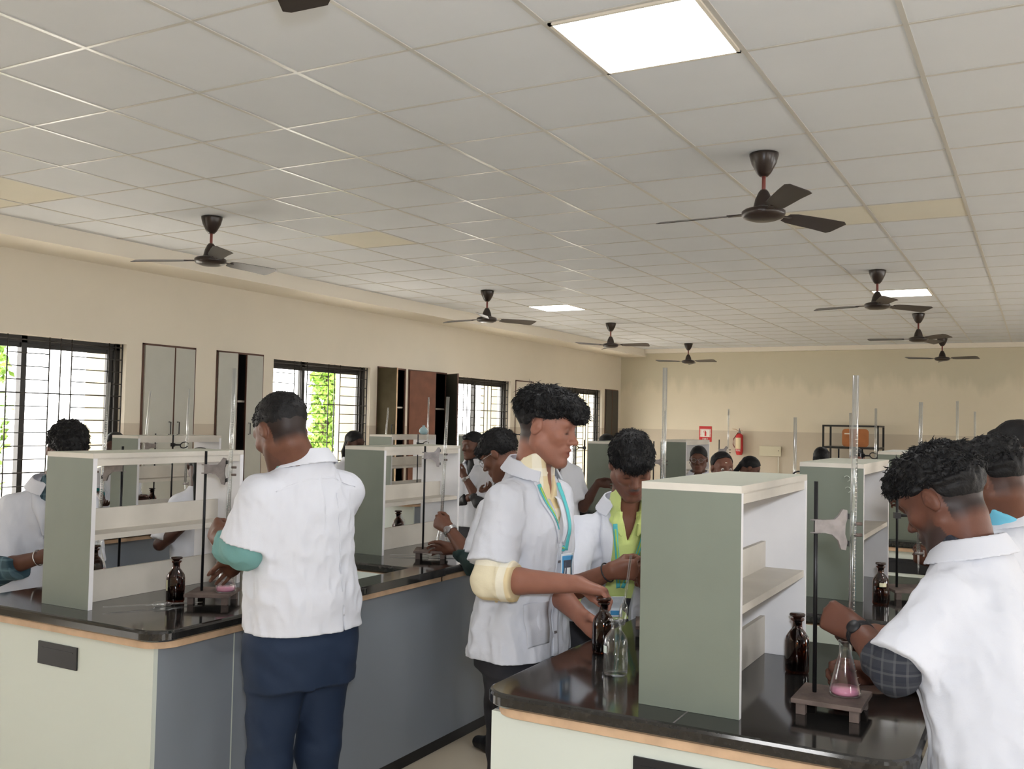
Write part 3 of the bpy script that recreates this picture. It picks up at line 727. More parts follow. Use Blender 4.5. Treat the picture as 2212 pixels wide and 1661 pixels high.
for k in range(9):
    x = -5.72 - .10 + k * .023
    for z in (1.49, 1.335): b.add([(x, YW - .009, z), (x + .010, YW - .009, z), (x + .018, YW - .009, z + .015), (x + .008, YW - .009, z + .015)], [(0, 1, 2, 3)])
# the small extinguisher pictogram
wallbox(b, -5.735, -5.700, 1.365, 1.445, .009, .010); wallbox(b, -5.726, -5.709, 1.445, 1.462, .009, .010); wallbox(b, -5.75, -5.712, 1.460, 1.468, .009, .010); wallbox(b, -5.753, -5.744, 1.43, 1.465, .009, .010)
b.build('stripes', M_SRED, t, world=True, fix=False)
o = text_obj('lettering', 'FIRE', .062, M_SWHT, (0, 0, 0), (PI / 2, 0, 0), t); o.location = (0.0, -.008, -.055)
for o in list(t.children): o.location.z += .035
t = empty('fire_extinguisher', (-5.03, YW - .09, 1.06), 'red fire extinguisher hung on the far wall', 'fire extinguisher')
b = MB(); b.lathe([(.001, 0), (.05, 0), (.055, .012), (.068, .06), (.07, .07), (.07, .34), (.062, .375), (.03, .40), (.02, .41), (.001, .41)], 28); b.build('cylinder', M_SRED, t)
b = MB(); V = []; F = []
for i in range(13):
    a = math.radians(195 + 110 * i / 12); V += [(.0708 * math.cos(a), .0708 * math.sin(a), .115), (.0708 * math.cos(a), .0708 * math.sin(a), .325)]
F = [(2 * i, 2 * i + 2, 2 * i + 3, 2 * i + 1) for i in range(12)]; b.add(V, F); b.build('label', mat('cream_label', (.72, .60, .38), .6), t, fix=False)
b = MB(); b.lathe([(.018, .405), (.024, .41), (.024, .44), (.012, .46), (.008, .50), (.001, .505)], 16); b.build('valve', M_CLAMP, t)
b = MB(); b.tube([(-.01, 0, .45), (-.07, -.02, .485), (-.13, -.02, .49)], .007, 8); b.tube([(0, 0, .46), (.05, -.01, .47), (.06, -.01, .45)], .006, 8); b.build('handle', M_PLY, t)
b = MB(); b.tube([(-.02, -.02, .42), (-.10, -.04, .30), (-.11, -.04, .2), (-.075, -.05, .14)], .009, 8); b.build('hose', M_RED, t)
b = MB(); b.box(-.02, .02, .06, .09, .2, .3); b.build('wall_hook', M_BLACK, t)
o = text_obj('lettering', 'FIRE', .05, M_SWHT, (0, 0, 0), (PI / 2, 0, 0), t); o.location = (0, -.0735, .085)
t = empty('electrical_box', (-4.46, YW, 1.04), 'beige electrical box with conduit on the far wall', 'electrical box')
b = MB(); wallbox(b, -4.66, -4.26, 1.055, 1.24, .001, .055); b.build('box', mat('beige_box', (.62, .57, .42), .5), t, world=True, bevel=.006)
b = MB(); b.lathe([(.001, 0), (.007, 0), (.007, .006), (.001, .006)], 10, c=(0, 0, 0)); o = b.build('lock', M_BLACK, t); o.rotation_euler = (PI / 2, 0, 0); o.location = (.16, -.056, .12)
b = MB(); b.tube([(-4.31, YW - .02, 1.06), (-4.31, YW - .02, .4)], .010, 8); b.build('conduit', M_SOFFIT, t, world=True)
# black slotted-angle rack with an orange chair back
RX0, RX1 = -3.37, -2.44
t = empty('metal_rack', ((RX0 + RX1) / 2, 17.75, 0), 'black slotted angle rack against the far wall', 'rack')
for x in (RX0, RX1 - .03):
    for y in (17.45, 18.12):
        b = MB(); b.box(x, x + .035, y, y + .004, 0, 1.66); b.box(x, x + .004, y, y + .035, 0, 1.66); b.build('upright', M_BLACKF, t, world=True)
for z in (1.25, .7, .2):
    b = MB(); b.box(RX0, RX1, 17.45, 18.15, z, z + .035); b.build('shelf', M_BLACKF, t, world=True)
b = MB(); b.box(RX0, RX1, 17.45, 17.48, 1.63, 1.66); b.box(RX0, RX1, 18.12, 18.15, 1.63, 1.66); b.box(RX0, RX0 + .03, 17.45, 18.15, 1.63, 1.66); b.box(RX1 - .03, RX1, 17.45, 18.15, 1.63, 1.66); b.build('top_frame', M_BLACKF, t, world=True)
t = empty('chair_back', (-2.83, 17.6, 1.286), 'orange brown chair back lying on the black rack', 'chair')
b = MB(); b.prism([(x, z) for x, z in rounded(-.23, .21, 0, .31, .06)], -.012, .012); o = b.build('shell', mat('orange_brown_plastic', (.42, .15, .045), .45, var=.1), t); o.rotation_euler = (PI / 2, 0, 0)
b = MB(); b.box(-.19, -.10, -.015, -.0125, .215, .235); b.build('sticker', M_SOFFIT, t)
b = MB(); b.lathe([(.04, 0), (.05, .006)], 10); 

# ------------------------------------------------------------------ figures: solids from blended distance fields
def V3(*a): return np.array(a, np.float32)
def unit(v): v = np.asarray(v, float); return v / (np.linalg.norm(v) + 1e-12)
_lat = np.random.default_rng(3).random((32, 32, 32)).astype(np.float32)
def vnoise(P):
    f = np.floor(P); t = P - f; t = t * t * (3 - 2 * t); i = f.astype(int) & 31; j = (i + 1) & 31
    x0, y0, z0 = i[:, 0], i[:, 1], i[:, 2]; x1, y1, z1 = j[:, 0], j[:, 1], j[:, 2]; tx, ty, tz = t[:, 0], t[:, 1], t[:, 2]
    a = _lat[x0, y0, z0] * (1 - tx) + _lat[x1, y0, z0] * tx; b = _lat[x0, y1, z0] * (1 - tx) + _lat[x1, y1, z0] * tx
    c = _lat[x0, y0, z1] * (1 - tx) + _lat[x1, y0, z1] * tx; d = _lat[x0, y1, z1] * (1 - tx) + _lat[x1, y1, z1] * tx
    return (a * (1 - ty) + b * ty) * (1 - tz) + (c * (1 - ty) + d * ty) * tz - 0.5
def cone(a, b, ra, rb):
    a = np.asarray(a, np.float32); b = np.asarray(b, np.float32); ba = b - a; L2 = float(ba @ ba) + 1e-9
    def f(P):
        pa = P - a; h = np.clip(pa @ ba / L2, 0, 1)
        return np.sqrt(((pa - h[:, None] * ba) ** 2).sum(1)) - (ra + (rb - ra) * h)
    return f
def ell(c, R, r):
    c = np.asarray(c, np.float32); R = np.asarray(R, np.float32); r = np.asarray(r, np.float32)
    def f(P):
        q = (P - c) @ R.T; k0 = np.sqrt(((q / r) ** 2).sum(1)); k1 = np.sqrt(((q / (r * r)) ** 2).sum(1)) + 1e-9
        return np.where(k0 < 1e-4, -r.min(), k0 * (k0 - 1) / k1)
    return f
def rbox(c, R, h, rad):
    c = np.asarray(c, np.float32); R = np.asarray(R, np.float32); h = np.asarray(h, np.float32) - rad
    def f(P):
        q = np.abs((P - c) @ R.T) - h
        return np.sqrt((np.maximum(q, 0) ** 2).sum(1)) + np.minimum(q.max(1), 0) - rad
    return f
def plane(p, n):      # keeps the side the normal points away from when used with 'int'
    p = np.asarray(p, np.float32); n = unit(n).astype(np.float32)
    return lambda P: (P - p) @ n
def fmax(*fs): return lambda P: np.maximum.reduce([f(P) for f in fs])
def smin(a, b, k):
    if k <= 0: return np.minimum(a, b)
    h = np.maximum(k - np.abs(a - b), 0) / k; return np.minimum(a, b) - h * h * k * .25
def evalp(prims, P, act=None):
    d = np.full(len(P), 1.0, np.float32)
    for i, (op, f, k) in enumerate(prims):
        if act is not None and not act[i]: continue
        v = f(P)
        if op == 'add': d = smin(d, v, k)
        elif op == 'sub': d = -smin(-d, v, k) if k <= 0 else -smin(-d, v, k)
        elif op == 'int': d = -smin(-d, -v, k)
        elif op == 'dis': d = d + v
    return d
def sdf_mesh(name, prims, lo, hi, vox, m, parent, smooth_it=1, tint=None):
    lo = np.asarray(lo, float); hi = np.asarray(hi, float); B = 16
    n = (np.ceil((hi - lo) / vox / B).astype(int)) * B
    arr = np.full(n, .02, np.float32); nb = n // B
    g = np.stack(np.meshgrid(*[np.arange(B)] * 3, indexing='ij'), -1).reshape(-1, 3).astype(np.float32) * vox
    idx = np.stack(np.meshgrid(*[np.arange(k) for k in nb], indexing='ij'), -1).reshape(-1, 3)
    C = (lo + (idx * B + (B - 1) / 2) * vox).astype(np.float32); R = vox * (B / 2) * 1.75
    vals = [f(C) if op in ('add', 'sub') else None for op, f, k in prims]
    acts = np.stack([np.ones(len(C), bool) if v is None else (v < R * 1.35 + .03 + prims[i][2]) for i, v in enumerate(vals)], 1)
    dc = evalp(prims, C)
    anyadd = np.zeros(len(C), bool)
    for i, (op, f, k) in enumerate(prims):
        if op == 'add': anyadd |= acts[:, i]
    todo = anyadd & (np.abs(dc) < R * 1.7 + .03)
    for q in np.nonzero(~todo & (dc < 0))[0]:
        a = idx[q] * B; arr[a[0]:a[0] + B, a[1]:a[1] + B, a[2]:a[2] + B] = -.02
    for q in np.nonzero(todo)[0]:
        a = idx[q] * B; P = g + (lo + a * vox).astype(np.float32)
        arr[a[0]:a[0] + B, a[1]:a[1] + B, a[2]:a[2] + B] = np.clip(evalp(prims, P, acts[q]), -.02, .02).reshape(B, B, B)
    gr = vdb.FloatGrid(.02); gr.copyFromArray(arr); gr.transform = vdb.createLinearTransform(voxelSize=vox)
    pts, quads = gr.convertToQuads(isovalue=0.0)
    pts = np.asarray(pts, np.float64) + lo
    me = bpy.data.meshes.new(name); me.from_pydata(pts.tolist(), [], np.asarray(quads)[:, ::-1].tolist()); me.update()
    # keep large islands only and check orientation
    if smooth_it:
        e = np.empty(len(me.edges) * 2, np.int32); me.edges.foreach_get('vertices', e); e = e.reshape(-1, 2)
        for _ in range(smooth_it):
            acc = np.zeros_like(pts); cnt = np.zeros(len(pts))
            np.add.at(acc, e[:, 0], pts[e[:, 1]]); np.add.at(acc, e[:, 1], pts[e[:, 0]]); np.add.at(cnt, e[:, 0], 1); np.add.at(cnt, e[:, 1], 1)
            pts = pts * .5 + .5 * acc / np.maximum(cnt, 1)[:, None]
        me.vertices.foreach_set('co', pts.astype(np.float32).ravel())
    me.update()
    bm = bmesh.new(); bm.from_mesh(me); vol = bm.calc_volume(signed=True)
    if vol < 0: bmesh.ops.reverse_faces(bm, faces=bm.faces); bm.to_mesh(me)
    bm.free()
    if tint is not None:
        col = tint(pts.astype(np.float32)); at = me.color_attributes.new('tint', 'FLOAT_COLOR', 'POINT')
        at.data.foreach_set('color', np.concatenate([col, np.ones((len(col), 1))], 1).astype(np.float32).ravel())
    return link_mesh(name, me, m, parent, smooth=True, world=True)

def ik(S, W, L1, L2, hint):
    S = np.asarray(S, float); W = np.asarray(W, float); d = np.linalg.norm(W - S); k = max(1, d / ((L1 + L2) * .985)); L1 *= k; L2 *= k
    u = (W - S) / d; a = (L1 * L1 - L2 * L2 + d * d) / (2 * d); h = math.sqrt(max(L1 * L1 - a * a, 0)); p = np.asarray(hint, float); p = unit(p - (p @ u) * u)
    return S + u * a + p * h

SKINS = {}
def skin_mat(key, col):
    if key in SKINS: return SKINS[key]
    m = mat('skin_' + key, col, 0.48, spec=0.35, attr=True, var=0.04, vscale=30, bump=0.08, bscale=220)
    m.node_tree.nodes['Principled BSDF'].inputs['Subsurface Weight'].default_value = 0.06
    m.node_tree.nodes['Principled BSDF'].inputs['Subsurface Radius'].default_value = (.012, .004, .002)
    SKINS[key] = m; return m

def hand_prims(W, d, t, curl=(.5, .6, .4), thumb=.5, spread=.12, s=1.0, side='L'):
    """W wrist, d finger direction, t thumb side; palm faces -(t x d)"""
    d = unit(d); t = np.asarray(t, float); t = unit(t - (t @ d) * d); nrm = np.cross(t, d) if side == 'L' else np.cross(d, t)
    def L(x, y, z): return W + s * (x * t + y * d + z * nrm)
    pr = []
    for i, x in enumerate((.030, .010, -.010, -.028)):
        pr.append(('add', cone(L(x * .45, .0, 0), L(x, .082 - .004 * abs(i - 1), .002), .0155 * s, .0115 * s), .016))
    pr.append(('add', ell(L(.0, .045, -.004), [t, d, nrm], (.036 * s, .045 * s, .015 * s)), .014))
    for i, (x, ln, r) in enumerate(((.030, .070, .0088), (.010, .079, .0090), (-.010, .073, .0085), (-.028, .058, .0076))):
        base = np.array([x, .082 - .004 * abs(i - 1), .002]); a = 0; p = base; sx = (x / .03) * spread; c = curl if not isinstance(curl[0], (tuple, list)) else curl[i]
        for seg, (fr, cc) in enumerate(zip((.45, .30, .25), c)):
            a += cc; q = p + ln * fr * np.array([sx * math.cos(a), math.cos(a), -math.sin(a)])
            pr.append(('add', cone(L(*p), L(*q), (r - .0006 * seg) * s, (r - .0006 * (seg + 1)) * s), .003 if seg == 0 else .002)); p = q
    th = thumb
    b0 = np.array([.016, .016, -.006]); b1 = np.array([.044 - .012 * th, .048, -.014 - .018 * th]); b2 = np.array([.058 - .034 * th, .078, -.020 - .026 * th]); b3 = np.array([.060 - .050 * th, .104, -.022 - .022 * th])
    pr += [('add', cone(L(*b0), L(*b1), .016 * s, .0125 * s), .010), ('add', cone(L(*b1), L(*b2), .0110 * s, .0100 * s), .004), ('add', cone(L(*b2), L(*b3), .0098 * s, .0080 * s), .003)]
    return pr

def head_frame(c, yaw, pitch, roll):
    y, p, r = math.radians(yaw), math.radians(pitch), math.radians(roll)
    f = np.array([math.cos(y) * math.cos(p), math.sin(y) * math.cos(p), -math.sin(p)]); x = np.array([math.sin(y), -math.cos(y), 0.0]); u = np.cross(x, f)
    x2 = math.cos(r) * x + math.sin(r) * u; u2 = -math.sin(r) * x + math.cos(r) * u
    return np.array(c, float), np.array([x2, f, u2])

def head_prims(H, s, fem=False, mouth_open=0.0):
    c, R = H
    def L(x, y, z): return c + s * (x * R[0] + y * R[1] + z * R[2])
    def E(p, r): return ell(L(*p), R, np.array(r) * s)
    j = .92 if fem else 1.0; pr = []
    A = lambda f, k: pr.append(('add', f, k * s)); S = lambda f, k: pr.append(('sub', f, k * s))
    A(E((0, -.012, .032), (.0745, .094, .083)), 0)
    A(E((0, .020, -.022), (.0600 * j, .066, .088)), .03)
    for q in (-1, 1):
        A(cone(L(q * .056 * j, -.002, -.052), L(q * .020, .066, -.104), .020 * s, .016 * s), .03)
        A(E((q * .042, .056, -.020), (.022, .022, .020)), .02)
    A(E((0, .069, -.104), (.023, .018, .017)), .018)
    A(cone(L(-.036, .070, .026), L(.036, .070, .026), .016 * s, .016 * s), .02)
    for q in (-1, 1):
        S(E((q * .031, .094, .002), (.018, .016, .013)), .012)
        A(E((q * .031, .070, .001), (.0160, .0140, .0125)), .004)
    A(cone(L(0, .078, .014), L(0, .100, -.028), .0080 * s, .0105 * s), .012)
    A(E((0, .103, -.031), (.0110, .0120, .0095)), .008)
    for q in (-1, 1): A(E((q * .0125, .091, -.035), (.0085, .0110, .0080)), .006)
    S(E((0, .094, -.050), (.004, .006, .007)), .005)
    A(E((0, .070, -.066), (.030, .022, .022)), .015)
    A(E((0, .085, -.0605 + .002 * mouth_open), (.0230, .0100, .0062)), .006); A(E((0, .083, -.0735 - .006 * mouth_open), (.0190, .0100, .0075)), .006)
    S(E((0, .097, -.0665 - .002 * mouth_open), (.0230, .0120, .0012 + .003 * mouth_open)), .003)
    for q in (-1, 1):
        Re = np.array([R[0], math.cos(.28) * R[1] - math.sin(.28) * R[2], math.cos(.28) * R[2] + math.sin(.28) * R[1]])
        A(ell(L(q * .0775, -.010, -.002), Re, np.array((.0095, .0175, .0285)) * s), .006)
        S(ell(L(q * .0900, -.004, .002), Re, np.array((.0100, .0115, .0215)) * s), .003); A(ell(L(q * .083, -.006, .0), Re, np.array((.004, .006, .012)) * s), .003)
        A(E((q * .079, .004, -.004), (.006, .005, .008)), .004)
    return pr

def build_person(name_label, cfg):
    g = cfg.get
    s = g('s', 1.0); vox = g('vox', .008)
    px, py = cfg['pelvis']; hz = g('hip', .92 * s)
    NB = np.array(cfg['neck'], float)                        # base of the neck
    fd = math.radians(cfg['face']); fwd = np.array([math.cos(fd), math.sin(fd), 0]); rt = np.array([fwd[1], -fwd[0], 0]); up = np.array([0, 0, 1.0])
    t = empty('person', (px, py, 0), name_label, 'person', g('group'))
    H = head_frame(cfg['head'], *cfg['hrot']); hs = g('hs', 1.0) * s
    girth = g('girth', 1.0); fem = g('fem', False)
    def ctr(z):
        q = np.clip((z - hz) / (NB[2] - hz), 0, 1.08); q = q * (1.35 - .35 * q) if g('bend', True) else q
        return px + (NB[0] - px) * q, py + (NB[1] - py) * q
    def loft(keys, zlo, zhi, ex=1.0, fold=0.0, seed=0):
        kz = np.array([k[0] for k in keys]) * (NB[2] - hz) / .52 + hz; ka = np.array([k[1] for k in keys]) * girth * s * ex; kb = np.array([k[2] for k in keys]) * girth * s * ex; kf = np.array([k[3] for k in keys]) * s
        zz = np.linspace(kz[0], kz[-1], 80); sm = lambda v: np.convolve(np.pad(np.interp(zz, kz, v), 5, mode='edge'), np.ones(11) / 11, 'valid')
        A, Bq, Fo = sm(ka), sm(kb), sm(kf)
        def f(P):
            z = P[:, 2]; a = np.interp(z, zz, A); b = np.interp(z, zz, Bq); o = np.interp(z, zz, Fo); cx, cy = ctr(z)
            dx = P[:, 0] - cx; dy = P[:, 1] - cy; x = dx * rt[0] + dy * rt[1]; y = dx * fwd[0] + dy * fwd[1] - o
            k = (np.abs(x / a) ** 2.35 + np.abs(y / b) ** 2.35) ** (1 / 2.35); d = (k - 1) * np.minimum(a, b)
            if fold > 0:
                th = np.arctan2(x, y); amt = fold * (.35 + .65 * np.clip((NB[2] - z) / (NB[2] - zlo), 0, 1)); Q = np.stack([th * 2.6 + seed, z * 1.6 + seed, np.full_like(z, seed)], 1)
                d = d + amt * (vnoise(Q * np.float32(1.0)) * 1.5 + vnoise(np.stack([th * 6 + z * 3 + seed, z * 3.0, th * 0 + 3 + seed], 1)) * .7 + vnoise(np.stack([th * 3 + z * 9, z * 14 - th * 4, th * 0 + 7 + seed], 1)) * .5)
            return np.maximum(d, np.maximum(zlo - z, z - zhi)).astype(np.float32)
        return f
    sw = g('shoulder', .155 if not fem else .140) * s; shz = g('shz', NB[2] - .098 * s)
    tf = g('twist', 0); ta = math.radians(tf); srt = rt * math.cos(ta) + fwd * math.sin(ta)
    SH = {}
    for side, q in (('R', 1), ('L', -1)):
        o = g('sh' + side, (0, 0, 0)); SH[side] = np.array([NB[0], NB[1], shz]) + srt * sw * q + np.array(o, float) - fwd * .01
    tor = [(-.16, .150, .105, -.01), (-.05, .162, .118, -.015), (.05, .152, .108, 0), (.18, .138, .098, .005), (.32, .155, .108, .005), (.42, .160, .104, -.005), (.48, .120, .085, -.015), (.52, .07, .065, -.02), (.54, .06, .06, -.02)]
    if fem: tor = [(z, a * (.93 if z > .1 else 1.0), b * .95, o) for z, a, b, o in tor]
    HB = H[0] + hs * (-.022 * H[1][1] - .055 * H[1][2])
    AR = {}
    for side in 'RL':
        a = g('arm' + side)
        if a is None:   # hanging, slightly forward
            q = 1 if side == 'R' else -1
            a = dict(w=SH[side] + np.array([0, 0, -.50 * s]) + fwd * .10 + srt * q * .05, hint=-fwd, hand=None)
        W = np.array(a['w'], float); E = np.array(a['e'], float) if 'e' in a else ik(SH[side], W, .285 * s, .250 * s, a.get('hint', (0, 0, -1)))
        AR[side] = (SH[side], E, W, a)
    def sleeve(side, f0, f1, r0, r1, cuff=False):
        """fraction along the arm 0 shoulder, 1 elbow, 2 wrist"""
        S_, E_, W_, a_ = AR[side]; pr = []
        def at_(q): return S_ + (E_ - S_) * q if q <= 1 else E_ + (W_ - E_) * (q - 1)
        rr = lambda q: (r0 + (r1 - r0) * (q - f0) / (f1 - f0)) * s
        qs = [f0] + ([1.0] if f0 < 1 < f1 else []) + [f1]
        for u_, v_ in zip(qs[:-1], qs[1:]): pr.append(('add', cone(at_(u_), at_(v_), rr(u_), rr(v_)), .02))
        dirn = unit((E_ - S_) if f1 <= 1 else (W_ - E_)); end = at_(f1)
        if cuff: pr.append(('add', fmax(cone(at_(f1 - .22), at_(f1), rr(f1) + .006, rr(f1) + .007), plane(at_(f1 - .16), -dirn)), .004))
        return [(op, fmax(f, plane(end, dirn)), k) for op, f, k in pr]
    def foldf(amp, sd):
        def f(P):
            a_ = vnoise(P * np.array([13, 13, 10], np.float32) + sd); b_ = vnoise(P * np.array([26, 26, 15], np.float32) + P[:, 2:3] * np.array([8, -6, 0], np.float32) + sd * 2)
            c_ = vnoise(P * np.array([50, 50, 34], np.float32) + sd)
            return amp * (a_ * 1.0 + (np.abs(b_) * 2 - .45) * 1.0 + (np.abs(c_) * 2 - .45) * .35)
        return f
    co = g('coat'); coatf = None; SL = {}
    if co:
        zh = co['hem']; w_ = co.get('w', 1.0); k0 = (zh - hz) / ((NB[2] - hz) / .52)
        ck = [(k0 - .02, .188 * co.get('flare', 1.0), .158, 0), (k0 + .10, .182 * (1 + (co.get('flare', 1) - 1) * .6), .150, 0), (.05, .176, .142, .0), (.18, .172, .132, .005), (.32, .170, .130, .005), (.39, .155, .118, -.004), (.45, .105, .088, -.015), (.52, .078, .070, -.022), (.54, .07, .065, -.022)]
        ck = sorted(ck, key=lambda q: q[0])
        cc = [('add', loft(ck, zh, NB[2] + .015, w_, co.get('fold', .012), g('seed', 1)), 0)]; plain = loft(ck, zh, NB[2] + .015, w_)
        for side in 'RL':
            cc.append(('add', cone(NB + np.array([0, 0, -.048 * s]) - fwd * .01, SH[side], .058 * s, .056 * s), .05))
            f1 = co.get('sl', {}).get(side, .92); SL[side] = (SH[side] + (AR[side][1] - SH[side]) * f1, unit(AR[side][1] - SH[side]))
            cc += [(op, f, .035) for op, f, k in sleeve(side, 0, f1, .060 * girth ** .5 * co.get('sr', 1), .076 * co.get('sr', 1))]
        solid = [('add', plain, 0)] + cc[1:]; coatf = lambda P: evalp(solid, P) + .009
        cc.append(('dis', foldf(co.get('crumple', .0075) if vox < .006 else .004, g('seed', 1) * 3), 0))
    def under(f, gap=.006):          # stays inside the coat
        return f if coatf is None else (lambda P: np.maximum(f(P), coatf(P) + gap))
    def under_arm(f, side, gap=.006):   # inside the coat up to the sleeve end, free beyond it
        if coatf is None: return f
        p_, d_ = SL[side]
        def h(P):
            d = f(P); b_ = (P - p_.astype(np.float32)) @ d_.astype(np.float32)
            return np.maximum(d, coatf(P) + gap - np.clip((b_ + .02) * 3, 0, .2)).astype(np.float32)
        return h
    body = [('add', under(loft([(z, a * .95, b * .95, o) for z, a, b, o in tor], hz - .13, NB[2] + .02), .010), 0)]
    body.append(('add', cone(NB + np.array([0, 0, -.05]) - fwd * .008, HB, .060 * s, .053 * s), .03))
    body.append(('add', cone(NB - .02 * fwd + np.array([0, 0, -.03]), HB - hs * .012 * H[1][1], .054 * s, .048 * s), .02))
    for side in 'RL': body.append(('add', under(cone(NB + np.array([0, 0, -.060 * s]), SH[side], .046 * s, .046 * s), .010), .03))
    for side in 'RL':
        S_, E, W, a = AR[side]; ar = a.get('r', 1.0)
        body += [('add', under_arm(cone(S_, E, .045 * s * ar, .040 * s * ar), side, .010), .02), ('add', cone(E, E + (W - E) * .35, .040 * s * ar, .041 * s * ar), .01), ('add', cone(E + (W - E) * .35, W, .041 * s * ar, .0265 * s * ar), .01)]
        if a.get('hand') is not None:
            h = a['hand']; body += hand_prims(W, h['d'], h['t'], h.get('curl', (.5, .6, .4)), h.get('thumb', .5), h.get('spread', .12), .98 * s * h.get('s', 1), side)
        else: body += hand_prims(W, unit(W - E), fwd if abs(unit(W - E) @ fwd) < .9 else rt, (.35, .4, .3), .3, .05, .98 * s, side)
    legs = []
    stance = g('stance', .095) * s
    for q in (1, -1):
        hp = np.array([px, py, hz - .06]) + rt * q * .085 * s; ft = np.array([px, py, .07]) + rt * q * stance + fwd * g('step', (0, 0))[0 if q > 0 else 1]; kn = (hp + ft) / 2 + fwd * .02 + np.array([0, 0, .02])
        legs.append((hp, kn, ft)); body += [('add', cone(hp, kn, .078 * s, .05 * s), .03), ('add', cone(kn, ft, .05 * s, .034 * s), .02), ('add', cone(ft - fwd * .03 + np.array([0, 0, -.03]), ft + fwd * .12 + np.array([0, 0, -.04]), .034, .026), .02)]
    hp_ = head_prims(H, hs, fem, g('mouth', 0)); hp_[0] = ('add', hp_[0][1], .03); body += hp_
    skin = np.array(g('skin', (.20, .095, .055))); lip = skin * np.array(g('lip', (.95, .62, .62))); c, R = H
    stub = g('stubble', .0); fade = g('fade', .0); hairc = np.array((.012, .010, .010)); nail = skin * 1.35
    def tint(P):
        q = ((P - c) @ R.T) / hs; x, y, z = q[:, 0], q[:, 1], q[:, 2]
        col = np.tile(skin, (len(P), 1)) * (1 + .10 * vnoise(P * 60)[:, None])
        m = np.exp(-((x / .022) ** 2 + ((z + .067) / .0105) ** 2) * 1.1) * (y > .076); col = col * (1 - m[:, None]) + lip * m[:, None]
        m = np.exp(-(((np.abs(x) - .031) / .0125) ** 4 + ((z + .0055 + 12 * (np.abs(x) - .031) ** 2) / .0022) ** 2)) * (y > .064); col = col * (1 - m[:, None]) + np.array((.012, .008, .006)) * m[:, None]
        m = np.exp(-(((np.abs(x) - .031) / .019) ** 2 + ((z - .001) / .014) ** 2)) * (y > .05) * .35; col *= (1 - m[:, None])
        if g('moustache'):
            m = .97 * np.exp(-((x / .022) ** 4 + ((z + .0535 + np.abs(x) * .12) / .0048) ** 2)) * (y > .07); col = col * (1 - m[:, None]) + hairc * 1.5 * m[:, None]
        if stub > 0:
            m = stub * np.clip((-.035 - z) / .03, 0, 1) * (y > .0) * (np.abs(x) < .075) * (1 - np.exp(-((x / .02) ** 2 + ((z + .067) / .012) ** 2))) * (z > -.13) * (np.linalg.norm(q, axis=1) < .16); col = col * (1 - m[:, None]) + hairc * 3 * m[:, None]
        if fade > 0:   # close-cropped sides and nape
            line = np.where(y > .0, .018 + (y * .2), np.where(y > -.035, .022 + y * .5, -.062 - y * .05)); m = fade * np.clip((z - line) / .02, 0, 1) * (y < .062 - .2 * np.clip(z - .03, 0, 1)) * (np.linalg.norm(q, axis=1) < .17) * (np.abs(x) > .03); m = np.where(y < -.03, fade * np.clip((z + .07) / .03, 0, 1) * (np.linalg.norm(q, axis=1) < .17), m); m = np.where((np.abs(x) > .076) & (np.abs(y + .01) < .03) & (np.abs(z) < .036), 0, m)
            col = col * (1 - m[:, None]) + hairc * m[:, None]
        return col
    pts = [H[0], NB, np.array([px, py, 0]), np.array([px, py, hz])] + [q for k in AR.values() for q in k[:3]] + [k[2] + .0 for k in legs]
    pts = np.array(pts); lo = pts.min(0) - .24; hi = pts.max(0) + .24; lo[2] = 0
    zcut = g('zcut', 0.0); lo[2] = zcut
    sdf_mesh('body', body, lo, hi, vox, skin_mat(g('skey', 'brown'), tuple(skin)), t, 2 if vox < .005 else 1, tint)
    # trousers and shoes
    tr = [('add', loft([(-.20, .168, .130, -.01), (-.16, .172, .132, -.01), (-.05, .178, .134, -.015), (.02, .170, .126, 0), (.1, .160, .118, 0)], hz - .19, hz + .06), 0)]
    for (a, k, f_) in legs: tr += [('add', cone(a, k, .100 * s * girth, .068 * s * girth), .04), ('add', cone(k, f_ + np.array([0, 0, .02]), .068 * s * girth, .054 * s), .03)]
    if coatf is not None:
        zc_ = co['hem']; tr.append(('int', lambda P: (coatf(P) + .008 - 1.0 * np.clip((zc_ + .012 - P[:, 2]) * 8, 0, 1)).astype(np.float32), 0))
    if vox < .005: tr.insert(-1, ('dis', lambda P: .008 * vnoise(P * np.array([9, 9, 16], np.float32)) + .006 * vnoise(P * np.array([22, 22, 9], np.float32) + P[:, 2:3] * 14), 0))
    lo2 = np.array([min(q[0] for k in legs for q in k) - .25, min(q[1] for k in legs for q in k) - .25, .03]); hi2 = np.array([max(q[0] for k in legs for q in k) + .25, max(q[1] for k in legs for q in k) + .25, hz + .1])
    sdf_mesh('trousers', tr, lo2, hi2, max(vox * 1.6, .006), mat('trousers_' + g('tkey', 'dark'), g('tcol', (.02, .02, .025)), .8, bump=.1, bscale=200), t, 1)
    for (a, k, f_) in legs:
        sh = [('add', cone(f_ + np.array([0, 0, -.03]) - fwd * .04, f_ + fwd * .10 + np.array([0, 0, -.035]), .043, .036), 0), ('add', cone(f_ + fwd * .06 + np.array([0, 0, -.035]), f_ + fwd * .17 + np.array([0, 0, -.04]), .040, .030), .02), ('int', plane((0, 0, 0.0), (0, 0, -1)), 0)]
        if vox < .007 or g('shoes', False): sdf_mesh('shoe', sh, f_ - np.array([.24, .24, .075]), f_ + np.array([.24, .24, .08]), .006, M_BLACK, t, 1)
    # shirt under the coat
    sc = g('shirt'); cv = max(vox * 1.35, .0045)
    SHm = sc['m'] if sc else None
